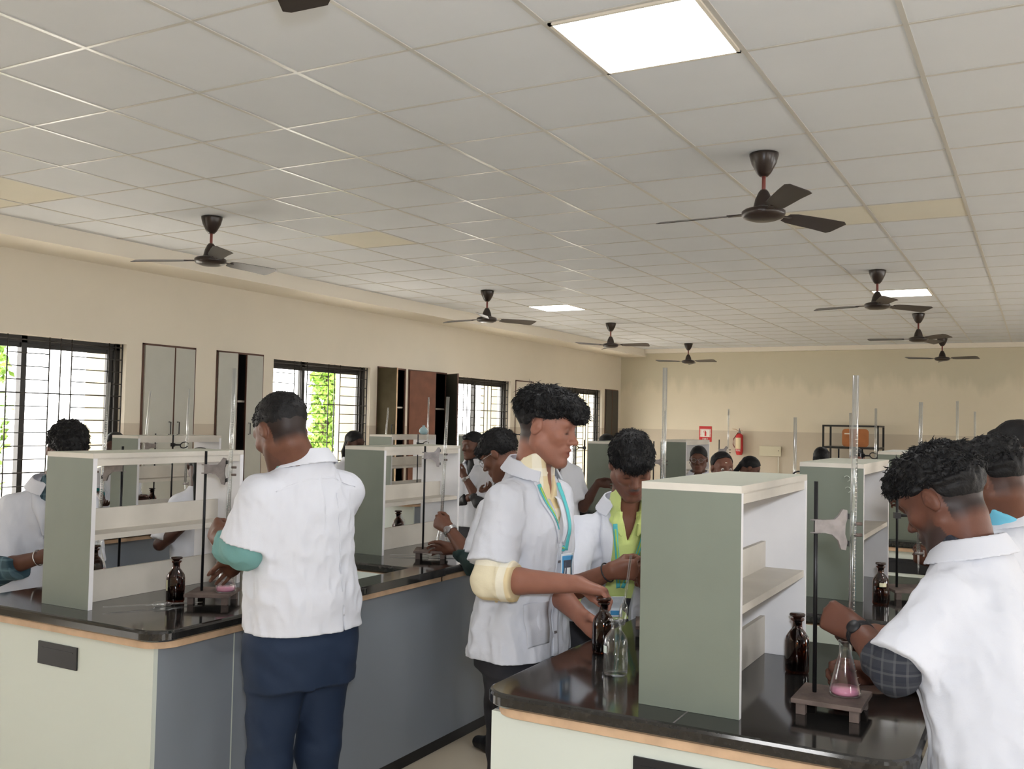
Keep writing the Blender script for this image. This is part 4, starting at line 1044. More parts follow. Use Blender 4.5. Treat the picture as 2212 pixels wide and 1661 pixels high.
    if sc:
        ss = [('add', under(loft(tor, hz - (.16 if sc.get('low') else .02), NB[2] - .01, 1.16 if sc.get('low') else 1.02), .004), 0), ('add', fmax(cone(NB + np.array([0, 0, -.06]), HB, .070 * s, .063 * s), plane(NB + np.array([0, 0, sc.get('nk', .035)]) + fwd * -.02, up * .8 + fwd * -.35)), .02)]
        for side in 'RL':
            ss.append(('add', under(cone(NB + np.array([0, 0, -.06 * s]), SH[side] + np.array([0, 0, -.01]), .054 * s, .054 * s), .004), .03))
            if sc.get('sleeve', {}).get(side) is not None:
                f1 = sc['sleeve'][side]; ss += [(op, under_arm(f, side, .005), k) for op, f, k in sleeve(side, .45, f1, .060 * girth * sc.get('sr', 1), .054 * sc.get('sr', 1), True)]
        ss.append(('dis', foldf(.006 if vox < .006 else .004, 5), 0))
        if sc.get('v'):
            v0 = sc['v']
            def wedge(P, v0=v0):
                cx, cy = ctr(P[:, 2]); x = (P[:, 0] - cx) * rt[0] + (P[:, 1] - cy) * rt[1]; y = (P[:, 0] - cx) * fwd[0] + (P[:, 1] - cy) * fwd[1]
                return np.maximum(np.abs(x) - np.clip((P[:, 2] - (NB[2] - v0)) * .30, -.05, .038), .0 - y).astype(np.float32)
            ss.append(('sub', wedge, .004))
        lo3 = pts.min(0) - .2; lo3[2] = min(hz - .1, min(k[2][2] for k in AR.values()) - .1); sdf_mesh('shirt', ss, lo3, pts.max(0) + .2, cv, SHm, t, 1)
    # the coat
    if co:
        cc.append(('int', lambda P: (zh + .006 - P[:, 2]).astype(np.float32), 0))
        vz = co.get('v', .16); vw = co.get('vw', .35); vmax = co.get('vmax', .06)
        def wedge2(P):
            cx, cy = ctr(P[:, 2]); x = (P[:, 0] - cx) * rt[0] + (P[:, 1] - cy) * rt[1] - co.get('vx', 0); y = (P[:, 0] - cx) * fwd[0] + (P[:, 1] - cy) * fwd[1]
            return np.maximum(np.abs(x) - np.minimum((P[:, 2] - (NB[2] - vz)) * vw, vmax), .02 - y).astype(np.float32)
        cc.append(('sub', wedge2, .004))
        cc.append(('sub', cone(NB + np.array([0, 0, -.01]), HB, .070 * s, .066 * s), .004))
        if co.get('slit'):
            sx, sz = co['slit']
            def slit(P):
                cx, cy = ctr(P[:, 2]); x = (P[:, 0] - cx) * rt[0] + (P[:, 1] - cy) * rt[1] - sx; y = (P[:, 0] - cx) * fwd[0] + (P[:, 1] - cy) * fwd[1]
                return np.maximum(np.abs(x) - np.clip((sz - P[:, 2]) * .035, -.02, .006), y + .05).astype(np.float32)
            cc.append(('sub', slit, 0))
        lo3 = pts.min(0) - .26; lo3[2] = zh - .05; hi3 = pts.max(0) + .2; hi3[2] = NB[2] + .1
        coat = sdf_mesh('coat', cc, lo3, hi3, cv, co.get('m', M_COAT), t, 1)
        if vox < .0065 and co.get('collar', True):
            # turned-down collar: a flared shell round the neck, open at the front
            ax = unit((HB - NB) * .45 + up * .55); r0 = .066 * s; n_ = NB - fwd * .006
            def shell(P):
                q = P - (n_ + up * .012).astype(np.float32); h = q @ ax.astype(np.float32); rad = np.sqrt(np.maximum((q * q).sum(1) - h * h, 1e-9)); fr = q @ fwd.astype(np.float32)
                top = .030 + fr * -.22; rr = r0 + .010 + (top - h) * .62
                d = np.abs(rad - rr) * .85 - .0035
                d = np.maximum(d, h - top); d = np.maximum(d, (top - .052) - h)
                ang = np.abs(np.arctan2(q @ rt.astype(np.float32), fr + 1e-6)); d = np.maximum(d, (co.get('gap', .42) + (top - h) * 4 - ang) * .06)
                return d.astype(np.float32)
            sdf_mesh('collar', [('add', shell, 0)], NB - .2, NB + .2, .0035, co.get('m', M_COAT), t, 1)
    # hair
    hr = g('hair', 'short'); hp2 = []
    def L(x, y, z): return c + hs * (x * R[0] + y * R[1] + z * R[2])
    def E(p, r): return ell(L(*p), R, np.array(r) * hs)
    def face_cut(hl, tmp, ear, nape, dip=.0):
        def f(P):
            q = ((P - c) @ R.T) / hs; y = q[:, 1]; x = q[:, 0]
            line = np.interp(y, [-.12, -.095, -.045, -.022, .012, .040, .062, .075, .12], [nape, nape, nape + .008, ear, ear + .006, tmp, tmp + .012, hl, hl]); line = line + dip * np.clip(1 - np.abs(x) / .05, 0, 1) * (y > .05)
            return ((line - q[:, 2]) * hs).astype(np.float32)
        return f
    kind = hr if isinstance(hr, str) else hr['k']; amp = .006; fr_ = 55; locks = 0
    if kind == 'puff':
        hp2 = [('add', E((0, -.014, .040), (.077, .098, .083)), 0), ('add', E((0, .000, .082), (.078, .106, .046)), .02), ('add', E((0, -.075, .055), (.060, .040, .050)), .02), ('int', face_cut(.062, .040, .030, -.010), .006), ('add', E((.0, .082, .066), (.060, .036, .030)), .015), ('add', E((.0, .102, .052), (.046, .022, .020)), .012)]; amp = .016; fr_ = 48; locks = 2600
    elif kind == 'curly':
        hp2 = [('add', E((0, -.014, .040), (.078, .100, .086)), 0), ('add', E((0, .005, .088), (.074, .098, .038)), .02), ('int', face_cut(.060, .036, .024, -.035), .006), ('add', E((.01, .086, .074), (.050, .030, .024)), .01)]; amp = .018; fr_ = 62; locks = 2200
    elif kind == 'short':
        hp2 = [('add', E((0, -.013, .040), (.0765, .0965, .084)), 0), ('int', face_cut(.060, .038, .022, -.040), .006), ('add', E((0, .066, .078), (.046, .024, .018)), .012)]; amp = .006; fr_ = 70; locks = 1200
    elif kind == 'bowl':
        hp2 = [('add', E((0, -.012, .040), (.083, .104, .091)), 0), ('int', face_cut(.028, .022, .014, -.060, -.006), .006), ('add', E((.0, .076, .055), (.055, .030, .032)), .015)]; amp = .010; fr_ = 40; locks = 2400
    elif kind == 'tied':
        hp2 = [('add', E((0, -.013, .038), (.079, .099, .086)), 0), ('int', face_cut(.062, .030, .004, -.055), .006), ('add', cone(L(0, -.095, .0), L(0, -.125, -.10), .030 * hs, .022 * hs), .02), ('add', cone(L(0, -.125, -.10), L(0, -.110, -.26), .022 * hs, .010 * hs), .02)]; amp = .004; fr_ = 40
    elif kind == 'high':
        hp2 = [('add', E((0, -.013, .038), (.079, .099, .086)), 0), ('int', face_cut(.104, .070, .012, -.055), .006), ('add', E((0, -.11, -.02), (.042, .034, .04)), .01)]; amp = .005; fr_ = 60
    elif kind == 'bun':
        hp2 = [('add', E((0, -.013, .038), (.079, .099, .086)), 0), ('int', face_cut(.062, .030, .004, -.055), .006), ('add', E((0, -.11, -.02), (.042, .034, .04)), .01)]; amp = .005; fr_ = 60
    if hp2:
        hp2.append(('dis', lambda P: amp * hs * np.clip(((P - c) @ R[2]) / hs / .05 + .25, .15, 1) * (vnoise(((P - c) @ R.T / hs * np.array([1, .8, 1.3], np.float32) * fr_).astype(np.float32)) + .6 * vnoise(((P - c) @ R.T / hs * fr_ * 2.1).astype(np.float32) + 9) - .28), 0))
        ho = sdf_mesh('hair', hp2, c - .32 * hs, c + .22 * hs, max(vox, .0030) if vox < .006 else .005, M_HAIR, t, 1)
        if vox < .006 and locks:
            locks_mesh(ho, locks if g('locks') is None else g('locks'), c, R, hs, kind, g('seed', 1))
    if vox < .009 and g('faced', True):
        for q in (-1, 1):
            e = [('add', fmax(cone(L(q * .014, .086, .0235), L(q * .030, .084, .0285), .0032 * hs, .0036 * hs), lambda P: np.full(len(P), -1, np.float32)), 0), ('add', cone(L(q * .030, .084, .0285), L(q * .048, .069, .0240), .0036 * hs, .0018 * hs), .003)]
            sdf_mesh('eyebrow', e, L(q * .031, .08, .025) - .035, L(q * .031, .08, .025) + .035, .0016 if vox < .006 else .003, M_HAIR, t, 1)
    if g('eyes', False):
        for q in (-1, 1):
            b = MB(); cc_ = L(q * .031, .0735, -.003); b.lathe([(.0001, -.0112), (.006, -.0096), (.0096, -.0055), (.0112, 0), (.0096, .0055), (.006, .0096), (.0001, .0112)], 16); 
            o = b.build('eye', M_EYE, t); o.matrix_parent_inverse = Matrix.Translation(t.location).inverted(); o.location = cc_
            b = MB(); b.lathe([(.0001, .0008), (.0045, .0002), (.0052, -.001), (.0001, -.002)], 14); i_ = b.build('iris', M_IRIS, o); gd = unit(H[1][1] * 1.0 - H[1][2] * g('gaze', .4)); i_.location = gd * .0108; i_.rotation_euler = Vector(gd).to_track_quat('Z', 'Y').to_euler()
    if g('glasses'):
        b = MB()
        for q in (-1, 1):
            b.tube([L(q * .032 + .020 * math.cos(a), .098 - .002 * math.cos(a) * q, -.002 + .018 * math.sin(a)) for a in np.linspace(0, 2 * PI, 18, endpoint=False)], .0011, 6, closed=True)
            b.tube([L(q * .054, .096, .004), L(q * .074, .05, .008), L(q * .083, -.008, .008)], .0014, 6)
        b.tube([L(-.012, .099, .002), L(0, .104, .005), L(.012, .099, .002)], .0014, 6)
        b.build('glasses', g('glasses'), t, world=True)
        b = MB()
        for q in (-1, 1): b.add([L(q * .033 + .020 * math.cos(a), .0975, -.002 + .017 * math.sin(a)) for a in np.linspace(0, 2 * PI, 16, endpoint=False)], [tuple(range(16))])
        b.build('lens', M_PANE, t.children[-1] if False else t, world=True, fix=False)
    if g('earring'):
        b = MB(); b.lathe([(.0001, -.006), (.004, -.003), (.004, .003), (.0001, .006)], 8); o = b.build('earring', M_CLAMP, t); o.matrix_parent_inverse = Matrix.Translation(t.location).inverted(); o.location = L(.084, -.004, -.036)
    for side, kindw, mw in g('wrist', []):
        S_, E_, W_, a_ = AR[side]; d_ = unit(W_ - E_); p_ = W_ - d_ * .020; b = MB(); x_ = unit(np.cross(d_, up)); y_ = np.cross(d_, x_)
        rr_ = .031 if kindw == 'watch' else .033
        n_r = 3 if kindw == 'watch' else 1
        for jx in range(n_r): b.tube([p_ + d_ * (.006 * (jx - 1) if n_r == 3 else 0) + rr_ * (math.cos(a) * x_ + math.sin(a) * y_) for a in np.linspace(0, 2 * PI, 22, endpoint=False)], .0042 if kindw == 'watch' else .0026, 6, closed=True)
        wo = b.build({'watch': 'watch_strap', 'bangle': 'bracelet', 'cord': 'wrist_cord'}[kindw], mw, t, world=True)
        if kindw == 'watch':
            n_ = unit(np.array(g('watchn', (0, 0, 1)), float)); n_ = unit(n_ - (n_ @ d_) * d_); q_ = p_ + n_ * .033; b = MB(); b.lathe([(.001, -.005), (.017, -.005), (.018, 0), (.0165, .004), (.001, .005)], 20)
            o = b.build('watch_face', M_BLACK if mw is M_BLACK else M_CLAMP, t); o.matrix_parent_inverse = Matrix.Translation(t.location).inverted(); o.location = q_; o.rotation_euler = Vector(n_).to_track_quat('Z', 'Y').to_euler()
    frame = dict(t=t, H=H, hs=hs, AR=AR, NB=NB, HB=HB, fwd=fwd, rt=rt, ctr=ctr, hz=hz, L=L, coat=coat if co else None)
    return frame

def locks_mesh(ho, n, c, R, hs, kind, seed):
    """short curved locks rooted on the hair surface, added to the same mesh"""
    r = np.random.default_rng(seed + 40); me = ho.data; nv = len(me.vertices); P = np.empty(nv * 3, np.float32); me.vertices.foreach_get('co', P); P = P.reshape(-1, 3); N = np.empty(nv * 3, np.float32); me.vertices.foreach_get('normal', N); N = N.reshape(-1, 3)
    loc = ((P - c) @ R.T) / hs; ok = np.nonzero(loc[:, 2] > (-.03 if kind == 'bowl' else .035))[0]; pick = r.choice(ok, n); V = []; F = []
    for i in pick:
        p = P[i].astype(float); nn = N[i].astype(float); q = loc[i]
        comb = R[1] * (.8 if q[1] > -.02 else -.5) - R[2] * (.8 if abs(q[0]) > .05 or q[1] < -.06 or q[1] > .075 else .1) + R[0] * (q[0] * 6)
        d = unit(comb + r.normal(size=3) * (.55 if kind in ('curly', 'puff') else .3)); d = unit(d - (d @ nn) * nn + nn * r.uniform(.05, .4)); L_ = hs * r.uniform(.008, .021) * (1.1 if kind in ('bowl', 'puff') else .9); bend = r.normal(size=3) * .5 - nn * .7
        if kind == 'short': L_ *= .45
        pts_ = [p - nn * .002, p + d * L_ * .5, p + d * L_ + bend * L_ * .35]; x = unit(np.cross(d, nn)); y = np.cross(x, d); w0 = hs * r.uniform(.0010, .0022)
        b = len(V)
        for k, (pp, ww) in enumerate(zip(pts_, (w0, w0 * .9, w0 * .15))):
            for a in (0, 2.09, 4.19): V.append(pp + ww * (math.cos(a) * x + math.sin(a) * y))
        for k in (0, 1):
            for a in range(3): F.append((b + k * 3 + a, b + k * 3 + (a + 1) % 3, b + k * 3 + 3 + (a + 1) % 3, b + k * 3 + 3 + a))
    base = P.tolist(); polys = [tuple(p.vertices) for p in me.polygons]; nm = bpy.data.meshes.new('hair'); nm.from_pydata(base + [tuple(map(float, v)) for v in V], [], polys + [tuple(k + nv for k in f) for f in F]); nm.update(); nm.materials.append(M_HAIR); nm.polygons.foreach_set('use_smooth', [True] * len(nm.polygons)); old = ho.data; ho.data = nm; bpy.data.meshes.remove(old)

def ribbon(fr, name, path, width, m, off=.004, th=.0015, target=None, surf=None, parent=None, nseg=26, back=False):
    """a strip laid on the coat: path of (x, z) in the wearer's frontal plane, x to the wearer's right"""
    coat = target or fr['coat']; me = coat.data
    if 'bvh_' + coat.name not in RB:
        vs = np.empty(len(me.vertices) * 3, np.float32); me.vertices.foreach_get('co', vs); RB['bvh_' + coat.name] = BVHTree.FromPolygons(vs.reshape(-1, 3).tolist(), [tuple(p.vertices) for p in me.polygons])
    bv = RB['bvh_' + coat.name]; pa = np.array(path, float); seg = np.r_[0, np.cumsum(np.linalg.norm(np.diff(pa, axis=0), axis=1))]; tt = np.linspace(0, seg[-1], nseg)
    X = np.interp(tt, seg, pa[:, 0]); Z = np.interp(tt, seg, pa[:, 1]); W = np.interp(tt, seg, width) if isinstance(width, (list, tuple)) else np.full(nseg, width)
    V = []; F = []; fwd, rt = fr['fwd'], fr['rt']; ns = 5; sg = -1 if back else 1
    for i in range(nseg):
        a = max(i - 1, 0); b = min(i + 1, nseg - 1); tx, tz = X[b] - X[a], Z[b] - Z[a]; l = math.hypot(tx, tz) + 1e-9; nx, nz = -tz / l, tx / l
        for j in range(ns):
            o = (j / (ns - 1) - .5) * W[i]; x, z = X[i] + nx * o, Z[i] + nz * o; cx, cy = fr['ctr'](np.array([z]))
            base = np.array([float(cx[0] if hasattr(cx, '__len__') else cx), float(cy[0] if hasattr(cy, '__len__') else cy), z]) + rt * x
            h = bv.ray_cast(Vector(base + fwd * .5 * sg), Vector(-fwd * sg), 1.0)
            y = (np.array(h[0]) - base) @ fwd if h[0] is not None else None
            V.append([base, y, h[1]])
    Y_ = np.array([np.nan if v[1] is None else v[1] for v in V], float).reshape(nseg, ns)
    if np.isfinite(Y_).any():
        Y_ = np.where(np.isfinite(Y_), Y_, np.nanmedian(Y_)); Y_ = np.maximum(Y_, np.median(Y_, axis=1, keepdims=True) - .004); kk = np.ones(5) / 5
        Y_ = np.stack([np.convolve(np.pad(Y_[:, j], 2, mode='edge'), kk, 'valid') for j in range(ns)], 1)
        for v, yv in zip(V, Y_.ravel()): v[1] = float(yv)
    ys = [v[1] for v in V if v[1] is not None]; dfl = float(np.median(ys)) if ys else .1; co = []
    for k, v in enumerate(V):
        y = v[1] if v[1] is not None else (V[k - 1][1] if k and V[k - 1][1] is not None else dfl); v[1] = y; co.append(v[0] + fwd * (y + off * sg))
    for i in range(nseg - 1):
        for j in range(ns - 1): F.append((i * ns + j, i * ns + j + 1, (i + 1) * ns + j + 1, (i + 1) * ns + j))
    b = MB(); b.add(co, F, 0, True); b.add([q - fwd * th * sg for q in co], [f[::-1] for f in F], 0, True)
    n0 = len(co); edge = [j for j in range(ns)] ; rim = []
    ring = [j for j in range(ns)] + [i * ns + ns - 1 for i in range(1, nseg)] + [(nseg - 1) * ns + j for j in range(ns - 2, -1, -1)] + [i * ns for i in range(nseg - 2, 0, -1)]
    for k in range(len(ring)):
        a_, b_ = ring[k], ring[(k + 1) % len(ring)]; rim.append((a_, b_, n0 + b_, n0 + a_))
    b.f += rim; b.mi += [0] * len(rim); b.sm += [False] * len(rim)
    return b.build(name, m, parent or fr['t'], world=True)
RB = {}
def button(fr, x, z, m, r=.007):
    coat = fr['coat']; ribbon(fr, 'button', [(x - r, z), (x + r, z)], [r * 1.2, r * 1.2], m, .003, .002, nseg=4)

def at(px, py, d):
    """world point seen at a pixel of the 2212x1661 photograph, d metres in front of the camera"""
    return np.array([0, 0, EYE]) + d * (_fw + (px - 1106) / F_PX * CR + (830.5 - py) / F_PX * CU)
def mcoat(name, col): return mat(name, col, 0.85, bump=0.1, bscale=260, sheen=0.2)
M_TEAL = mat('teal_shirt_cloth', (.14, .30, .29), .85, bump=.15, bscale=200)
M_YPLAID = mat_plaid('cream_yellow_plaid', (.78, .70, .50), (.72, .52, .22), (.9, .88, .8), .5)
M_LIME = mat('lime_shirt_cloth', (.60, .70, .24), .8, bump=.15, bscale=200, sheen=.2)
M_GPLAID = mat_plaid('grey_plaid', (.028, .031, .040), (.008, .010, .020), (.085, .085, .09), 2.6)
M_BPLAID = mat_plaid('blue_teal_plaid', (.04, .085, .11), (.01, .03, .045), (.12, .20, .24), 1.6)
M_DGREEN = mat('dark_green_shirt', (.012, .030, .028), .8)
M_CYAN = mat('cyan_shirt_cloth', (.16, .52, .70), .8)
M_LANY = mat('turquoise_lanyard', (.10, .50, .52), .5)
M_LANYG = mat('lime_lanyard_print', (.40, .62, .12), .5)
M_SILVER = mat('steel_watch', (.6, .6, .6), .25, metal=.9)
M_CARD = mat('card_blue', (.08, .33, .62), .3); M_CARDW = mat('card_plastic', (.75, .80, .84), .2); M_CARDD = mat('card_photo', (.06, .07, .10), .4)
BROWN = (.135, .058, .036); DARK = (.065, .028, .020); MID = (.105, .045, .029)
ONLY = None
PEOPLE = []
def P(key, label, cfg):
    if ONLY and key not in ONLY: return None
    cfg.setdefault('seed', len(PEOPLE) + 1); PEOPLE.append(key)
    return build_person(label, cfg)

# --- man in navy trousers, seen from behind
NB4 = at(654, 1003, 3.14)
p4 = P('p4', 'stocky man in white coat and navy trousers seen from behind', dict(pelvis=at(650, 1370, 3.17)[:2], neck=NB4, hip=.93, face=164, head=at(608, 932, 3.10), hrot=(168, 28, 0), s=1.0, hs=1.0, girth=1.04,
    vox=.0038, shoulder=.158, skin=BROWN, skey='brown4', tkey='navy', tcol=(.008, .020, .050), hair='short', fade=.9, stubble=.25, stance=.10, zcut=.2,
    armL=dict(w=at(472, 1160, 3.18), e=at(530, 1184, 3.02), hand=dict(d=(-.75, .5, .25), t=(.3, .2, 1), curl=(1.0, 1.1, .8), thumb=.8)),
    armR=dict(w=at(512, 1215, 3.48), hint=(.3, .6, -1), hand=dict(d=(-.8, .2, -.4), t=(0, -.5, .8), curl=(.7, .7, .5), thumb=.7)),
    shirt=dict(m=M_TEAL, nk=.0, sleeve=dict(L=1.50, R=1.4), sr=1.14), coat=dict(hem=.912, w=1.02, v=.05, sl=dict(L=.90, R=.9), sr=1.05, fold=.012, slit=(.06, 1.03), flare=1.0)))
if p4:
    ribbon(p4, 'back_seam', [(.055, 1.36), (.058, 1.04)], .004, M_COAT, .0015, .002, back=True)
    ribbon(p4, 'yoke_seam', [(-.15, 1.37), (-.05, 1.405), (.05, 1.41), (.15, 1.375)], .004, M_COAT, .0015, .002, back=True)

# --- young man in yellow plaid sleeves, in profile
p8 = P('p8', 'young man in profile, white coat over cream yellow plaid, with turquoise lanyard', dict(pelvis=(-1.60, 3.00), neck=at(1153, 1020, 3.36), hip=.95, face=-4, head=at(1182, 922, 3.32), hrot=(8, 11, 0), s=1.02, hs=1.03, girth=.94,
    vox=.0035, shoulder=.165, skin=(.30, .132, .090), skey='brown8', hair='puff', fade=.93, stubble=.12, lip=(.75, .42, .42), zcut=.5, mouth=.6,
    armR=dict(w=at(1250, 1262, 3.01), e=at(1058, 1252, 3.13), hand=dict(d=(.86, .28, -.22), t=(-.2, .85, -.2), curl=(.75, .85, .5), thumb=.75, spread=.2)),
    armL=dict(w=at(1258, 1335, 3.16), e=at(1186, 1262, 3.40), hand=dict(d=(.75, -.25, -.35), t=(.2, -.2, .8), curl=(.35, .6, .4), thumb=.3)),
    shirt=dict(m=M_YPLAID, sleeve=dict(R=1.30), v=.10, sr=1.06), coat=dict(hem=.80, w=1.02, v=.27, vw=.26, vmax=.055, sl=dict(R=.80, L=1.0), sr=1.06, fold=.018, flare=1.22, gap=.6)))
if p8:
    zn = p8['NB'][2]
    ribbon(p8, 'lapel', [(.062, zn - .015), (.050, zn - .08), (.012, zn - .235)], [.045, .060, .010], M_COAT, .006, .003)
    ribbon(p8, 'lapel', [(-.062, zn - .015), (-.050, zn - .08), (-.012, zn - .235)], [.045, .060, .010], M_COAT, .006, .003)
    l = ribbon(p8, 'lanyard', [(.075, zn - .035), (.070, zn - .06), (.036, zn - .15), (-.020, zn - .262)], .016, M_LANY, .011, .0015)
    ribbon(p8, 'lanyard', [(-.058, zn - .035), (-.055, zn - .08), (-.024, zn - .262)], .016, M_LANY, .011, .0015)
    ribbon(p8, 'lanyard_print', [(.074, zn - .045), (.069, zn - .06), (.036, zn - .15), (-.018, zn - .255)], .007, M_LANYG, .0125, .0008)
    cd = ribbon(p8, 'id_card', [(-.022, zn - .272), (-.022, zn - .362)], .062, M_CARDW, .016, .002)
    ribbon(p8, 'card_face', [(-.022, zn - .279), (-.022, zn - .356)], .054, M_CARD, .018, .0008, parent=cd)
    ribbon(p8, 'card_portrait', [(-.022, zn - .294), (-.022, zn - .346)], .040, M_CARDD, .019, .0006, parent=cd)
    ribbon(p8, 'card_portrait', [(-.022, zn - .320), (-.022, zn - .345)], .026, M_CARDW, .0196, .0004, parent=cd)
    ribbon(p8, 'placket', [(-.004, zn - .25), (-.004, .81)], .028, M_COAT, .0015, .002)
    for z in (zn - .30, zn - .42, zn - .54): button(p8, -.004, z, M_CLAMP)
    ribbon(p8, 'pocket', [(.105, 1.0), (.105, .86)], .12, M_COAT, .002, .002)
    # dark collar button
    ribbon(p8, 'collar_button', [(.004, zn - .105), (.012, zn - .105)], .008, M_BLACK, .004, .003, nseg=4)

# --- young man in lime shirt, facing the camera and looking down
p11 = P('p11', 'young man with moustache looking down, open white coat over lime shirt', dict(pelvis=(-1.50, 3.54), neck=at(1350, 1098, 3.60), hip=.90, face=-52, head=at(1364, 1004, 3.50), hrot=(-56, 32, -3), s=.97, hs=.98, girth=.94,
    vox=.0038, shoulder=.170, skin=(.165, .070, .044), skey='brown11', hair='bowl', stubble=.15, moustache=True, lip=(.9, .55, .55), eyes=False, zcut=.5,
    armR=dict(w=at(1322, 1232, 3.27), hint=(-.7, -.5, -1), hand=dict(d=(.86, .45, .06), t=(.0, -.3, .9), curl=(.9, .9, .5), thumb=.7), r=1.02),
    armL=dict(w=at(1432, 1250, 3.30), hint=(.5, .5, -1), hand=dict(d=(-.7, -.4, .0), t=(.0, -.2, .9), curl=(.8, .8, .5), thumb=.6)),
    wrist=[('R', 'cord', M_BLACK)],
    shirt=dict(m=M_LIME, low=True, sleeve=dict(R=1.22, L=1.2), v=.12, sr=1.12), coat=dict(hem=.84, w=1.03, v=.62, vw=.9, vmax=.058, sl=dict(R=.88, L=.9), sr=1.1, fold=.013, flare=1.1, gap=.75)))
if p11:
    zn = p11['NB'][2]
    for q in (1, -1):
        ribbon(p11, 'lapel', [(q * .088, zn - .02), (q * .085, zn - .10), (q * .066, zn - .26)], [.022, .050, .012], M_COAT, .006, .003)
    sh_ = [o for o in p11['t'].children if o.name.startswith('shirt')][0]
    for q in (1, -1):
        ribbon(p11, 'lanyard', [(q * .056, zn - .05), (q * .048, zn - .12), (q * .008, zn - .30)], .015, M_LANY, .010, .0015, target=sh_)
        ribbon(p11, 'lanyard_print', [(q * .055, zn - .07), (q * .047, zn - .12), (q * .012, zn - .28)], .006, M_LANYG, .0115, .0008, target=sh_)
        ribbon(p11, 'shirt_collar', [(q * .040, zn - .005), (q * .046, zn - .05), (q * .030, zn - .095)], [.028, .042, .006], M_LIME, .008, .003, target=sh_)
    cd = ribbon(p11, 'id_card', [(0, zn - .335), (0, zn - .42)], .056, M_CARDW, .014, .002, target=sh_)
    ribbon(p11, 'card_face', [(0, zn - .395), (0, zn - .412)], .036, M_CARD, .0155, .0006, target=sh_, parent=cd)

# --- big man bending over the near right stand
p17 = P('p17', 'man with curly hair bending over the burette at right, grey plaid sleeves', dict(pelvis=(-.045, 2.44), neck=at(2090, 1196, 2.38), hip=.88, face=163, head=at(2038, 1080, 2.42), hrot=(158, 28, 0), s=1.0, hs=1.06, girth=1.08,
    vox=.0035, shoulder=.165, skin=(.125, .051, .033), skey='brown17', hair='curly', fade=.9, stubble=.8, zcut=.6,
    armL=dict(w=at(1850, 1360, 2.36), e=at(1934, 1450, 2.20), hand=dict(d=(-.86, .25, .30), t=(.25, .35, .8), curl=(1.0, 1.1, .7), thumb=.85), r=1.08),
    armR=dict(w=at(1878, 1455, 2.60), hint=(.4, .6, -1), hand=dict(d=(-.92, -.25, .0), t=(.1, -.3, .9), curl=(.7, .8, .5), thumb=.6)),
    wrist=[('L', 'watch', M_BLACK)], watchn=(-.2, -.9, .5),
    shirt=dict(m=M_GPLAID, sleeve=dict(L=1.40, R=1.3), sr=.86), coat=dict(hem=.80, w=1.05, v=.05, sl=dict(L=.88, R=.9), sr=.95, fold=.014, flare=1.05)))
p18 = P('p18', 'young man behind the bending man, cyan sleeve reaching to the bench', dict(pelvis=(.06, 3.36), neck=at(2180, 1128, 3.02), hip=.92, face=165, head=at(2146, 1035, 3.00), hrot=(150, 20, 0), s=1.0, vox=.005, skin=(.13, .055, .034), skey='brown18', hair='curly', locks=900, fade=.6,
    armL=dict(w=at(1893, 1368, 2.95), hint=(.3, -.4, -1), hand=dict(d=(-.8, -.1, -.4), t=(.2, -.3, .8), curl=(.6, .7, .5), thumb=.6)),
    shirt=dict(m=M_CYAN, sleeve=dict(L=1.45), sr=1.0), coat=dict(hem=.80, v=.05, sl=dict(L=.95))))
p19 = P('p19', 'farthest right student, only hair, shoulder and gripping hands showing', dict(pelvis=(.06, 4.60), neck=at(2205, 1050, 4.05), hip=.92, face=175, head=at(2193, 972, 4.0), hrot=(160, 12, 0), s=1.0, vox=.006, skin=(.12, .05, .032), skey='brown19', hair='short',
    armL=dict(w=at(2020, 1212, 4.15), hint=(.3, -.4, -1), hand=dict(d=(-.85, .1, .25), t=(.1, -.1, 1), curl=(1.0, 1.0, .6), thumb=.8)),
    armR=dict(w=at(1975, 1105, 4.25), hint=(.3, .4, -1), hand=dict(d=(-.7, .3, .5), t=(.2, -.2, .8), curl=(.9, .9, .5), thumb=.7)),
    shirt=dict(m=M_DGREEN, sleeve=dict(L=1.2, R=1.2), sr=.95), coat=dict(hem=.82, v=.05)))

# --- young man in round glasses at the second left stand
p7 = P('p7', 'young man in round glasses and dark green sleeves, head bowed to the left', dict(pelvis=(-2.24, 4.20), neck=at(1100, 1060, 4.74), hip=.90, face=168, head=at(1078, 982, 4.66), hrot=(186, 30, 0), s=.96, hs=1.0, vox=.0042, skin=(.13, .055, .034), skey='brown7', hair='bowl', locks=1200, glasses=M_SILVER,
    armL=dict(w=at(968, 1140, 4.60), hint=(.5, -.5, -1), hand=dict(d=(-.8, .1, .35), t=(.2, .1, .9), curl=(.7, .8, .5), thumb=.5)),
    armR=dict(w=at(975, 1185, 4.85), hint=(.5, .6, -1), hand=dict(d=(-.9, .0, .0), t=(.1, -.2, .9), curl=(.6, .7, .5), thumb=.5)),
    wrist=[('L', 'watch', M_SILVER)], watchn=(-.3, -.8, .5), shoes=True,
    shirt=dict(m=M_DGREEN, sleeve=dict(L=1.45, R=1.2), sr=1.05), coat=dict(hem=.80, v=.05, sl=dict(L=.9), sr=1.05, flare=1.1)))
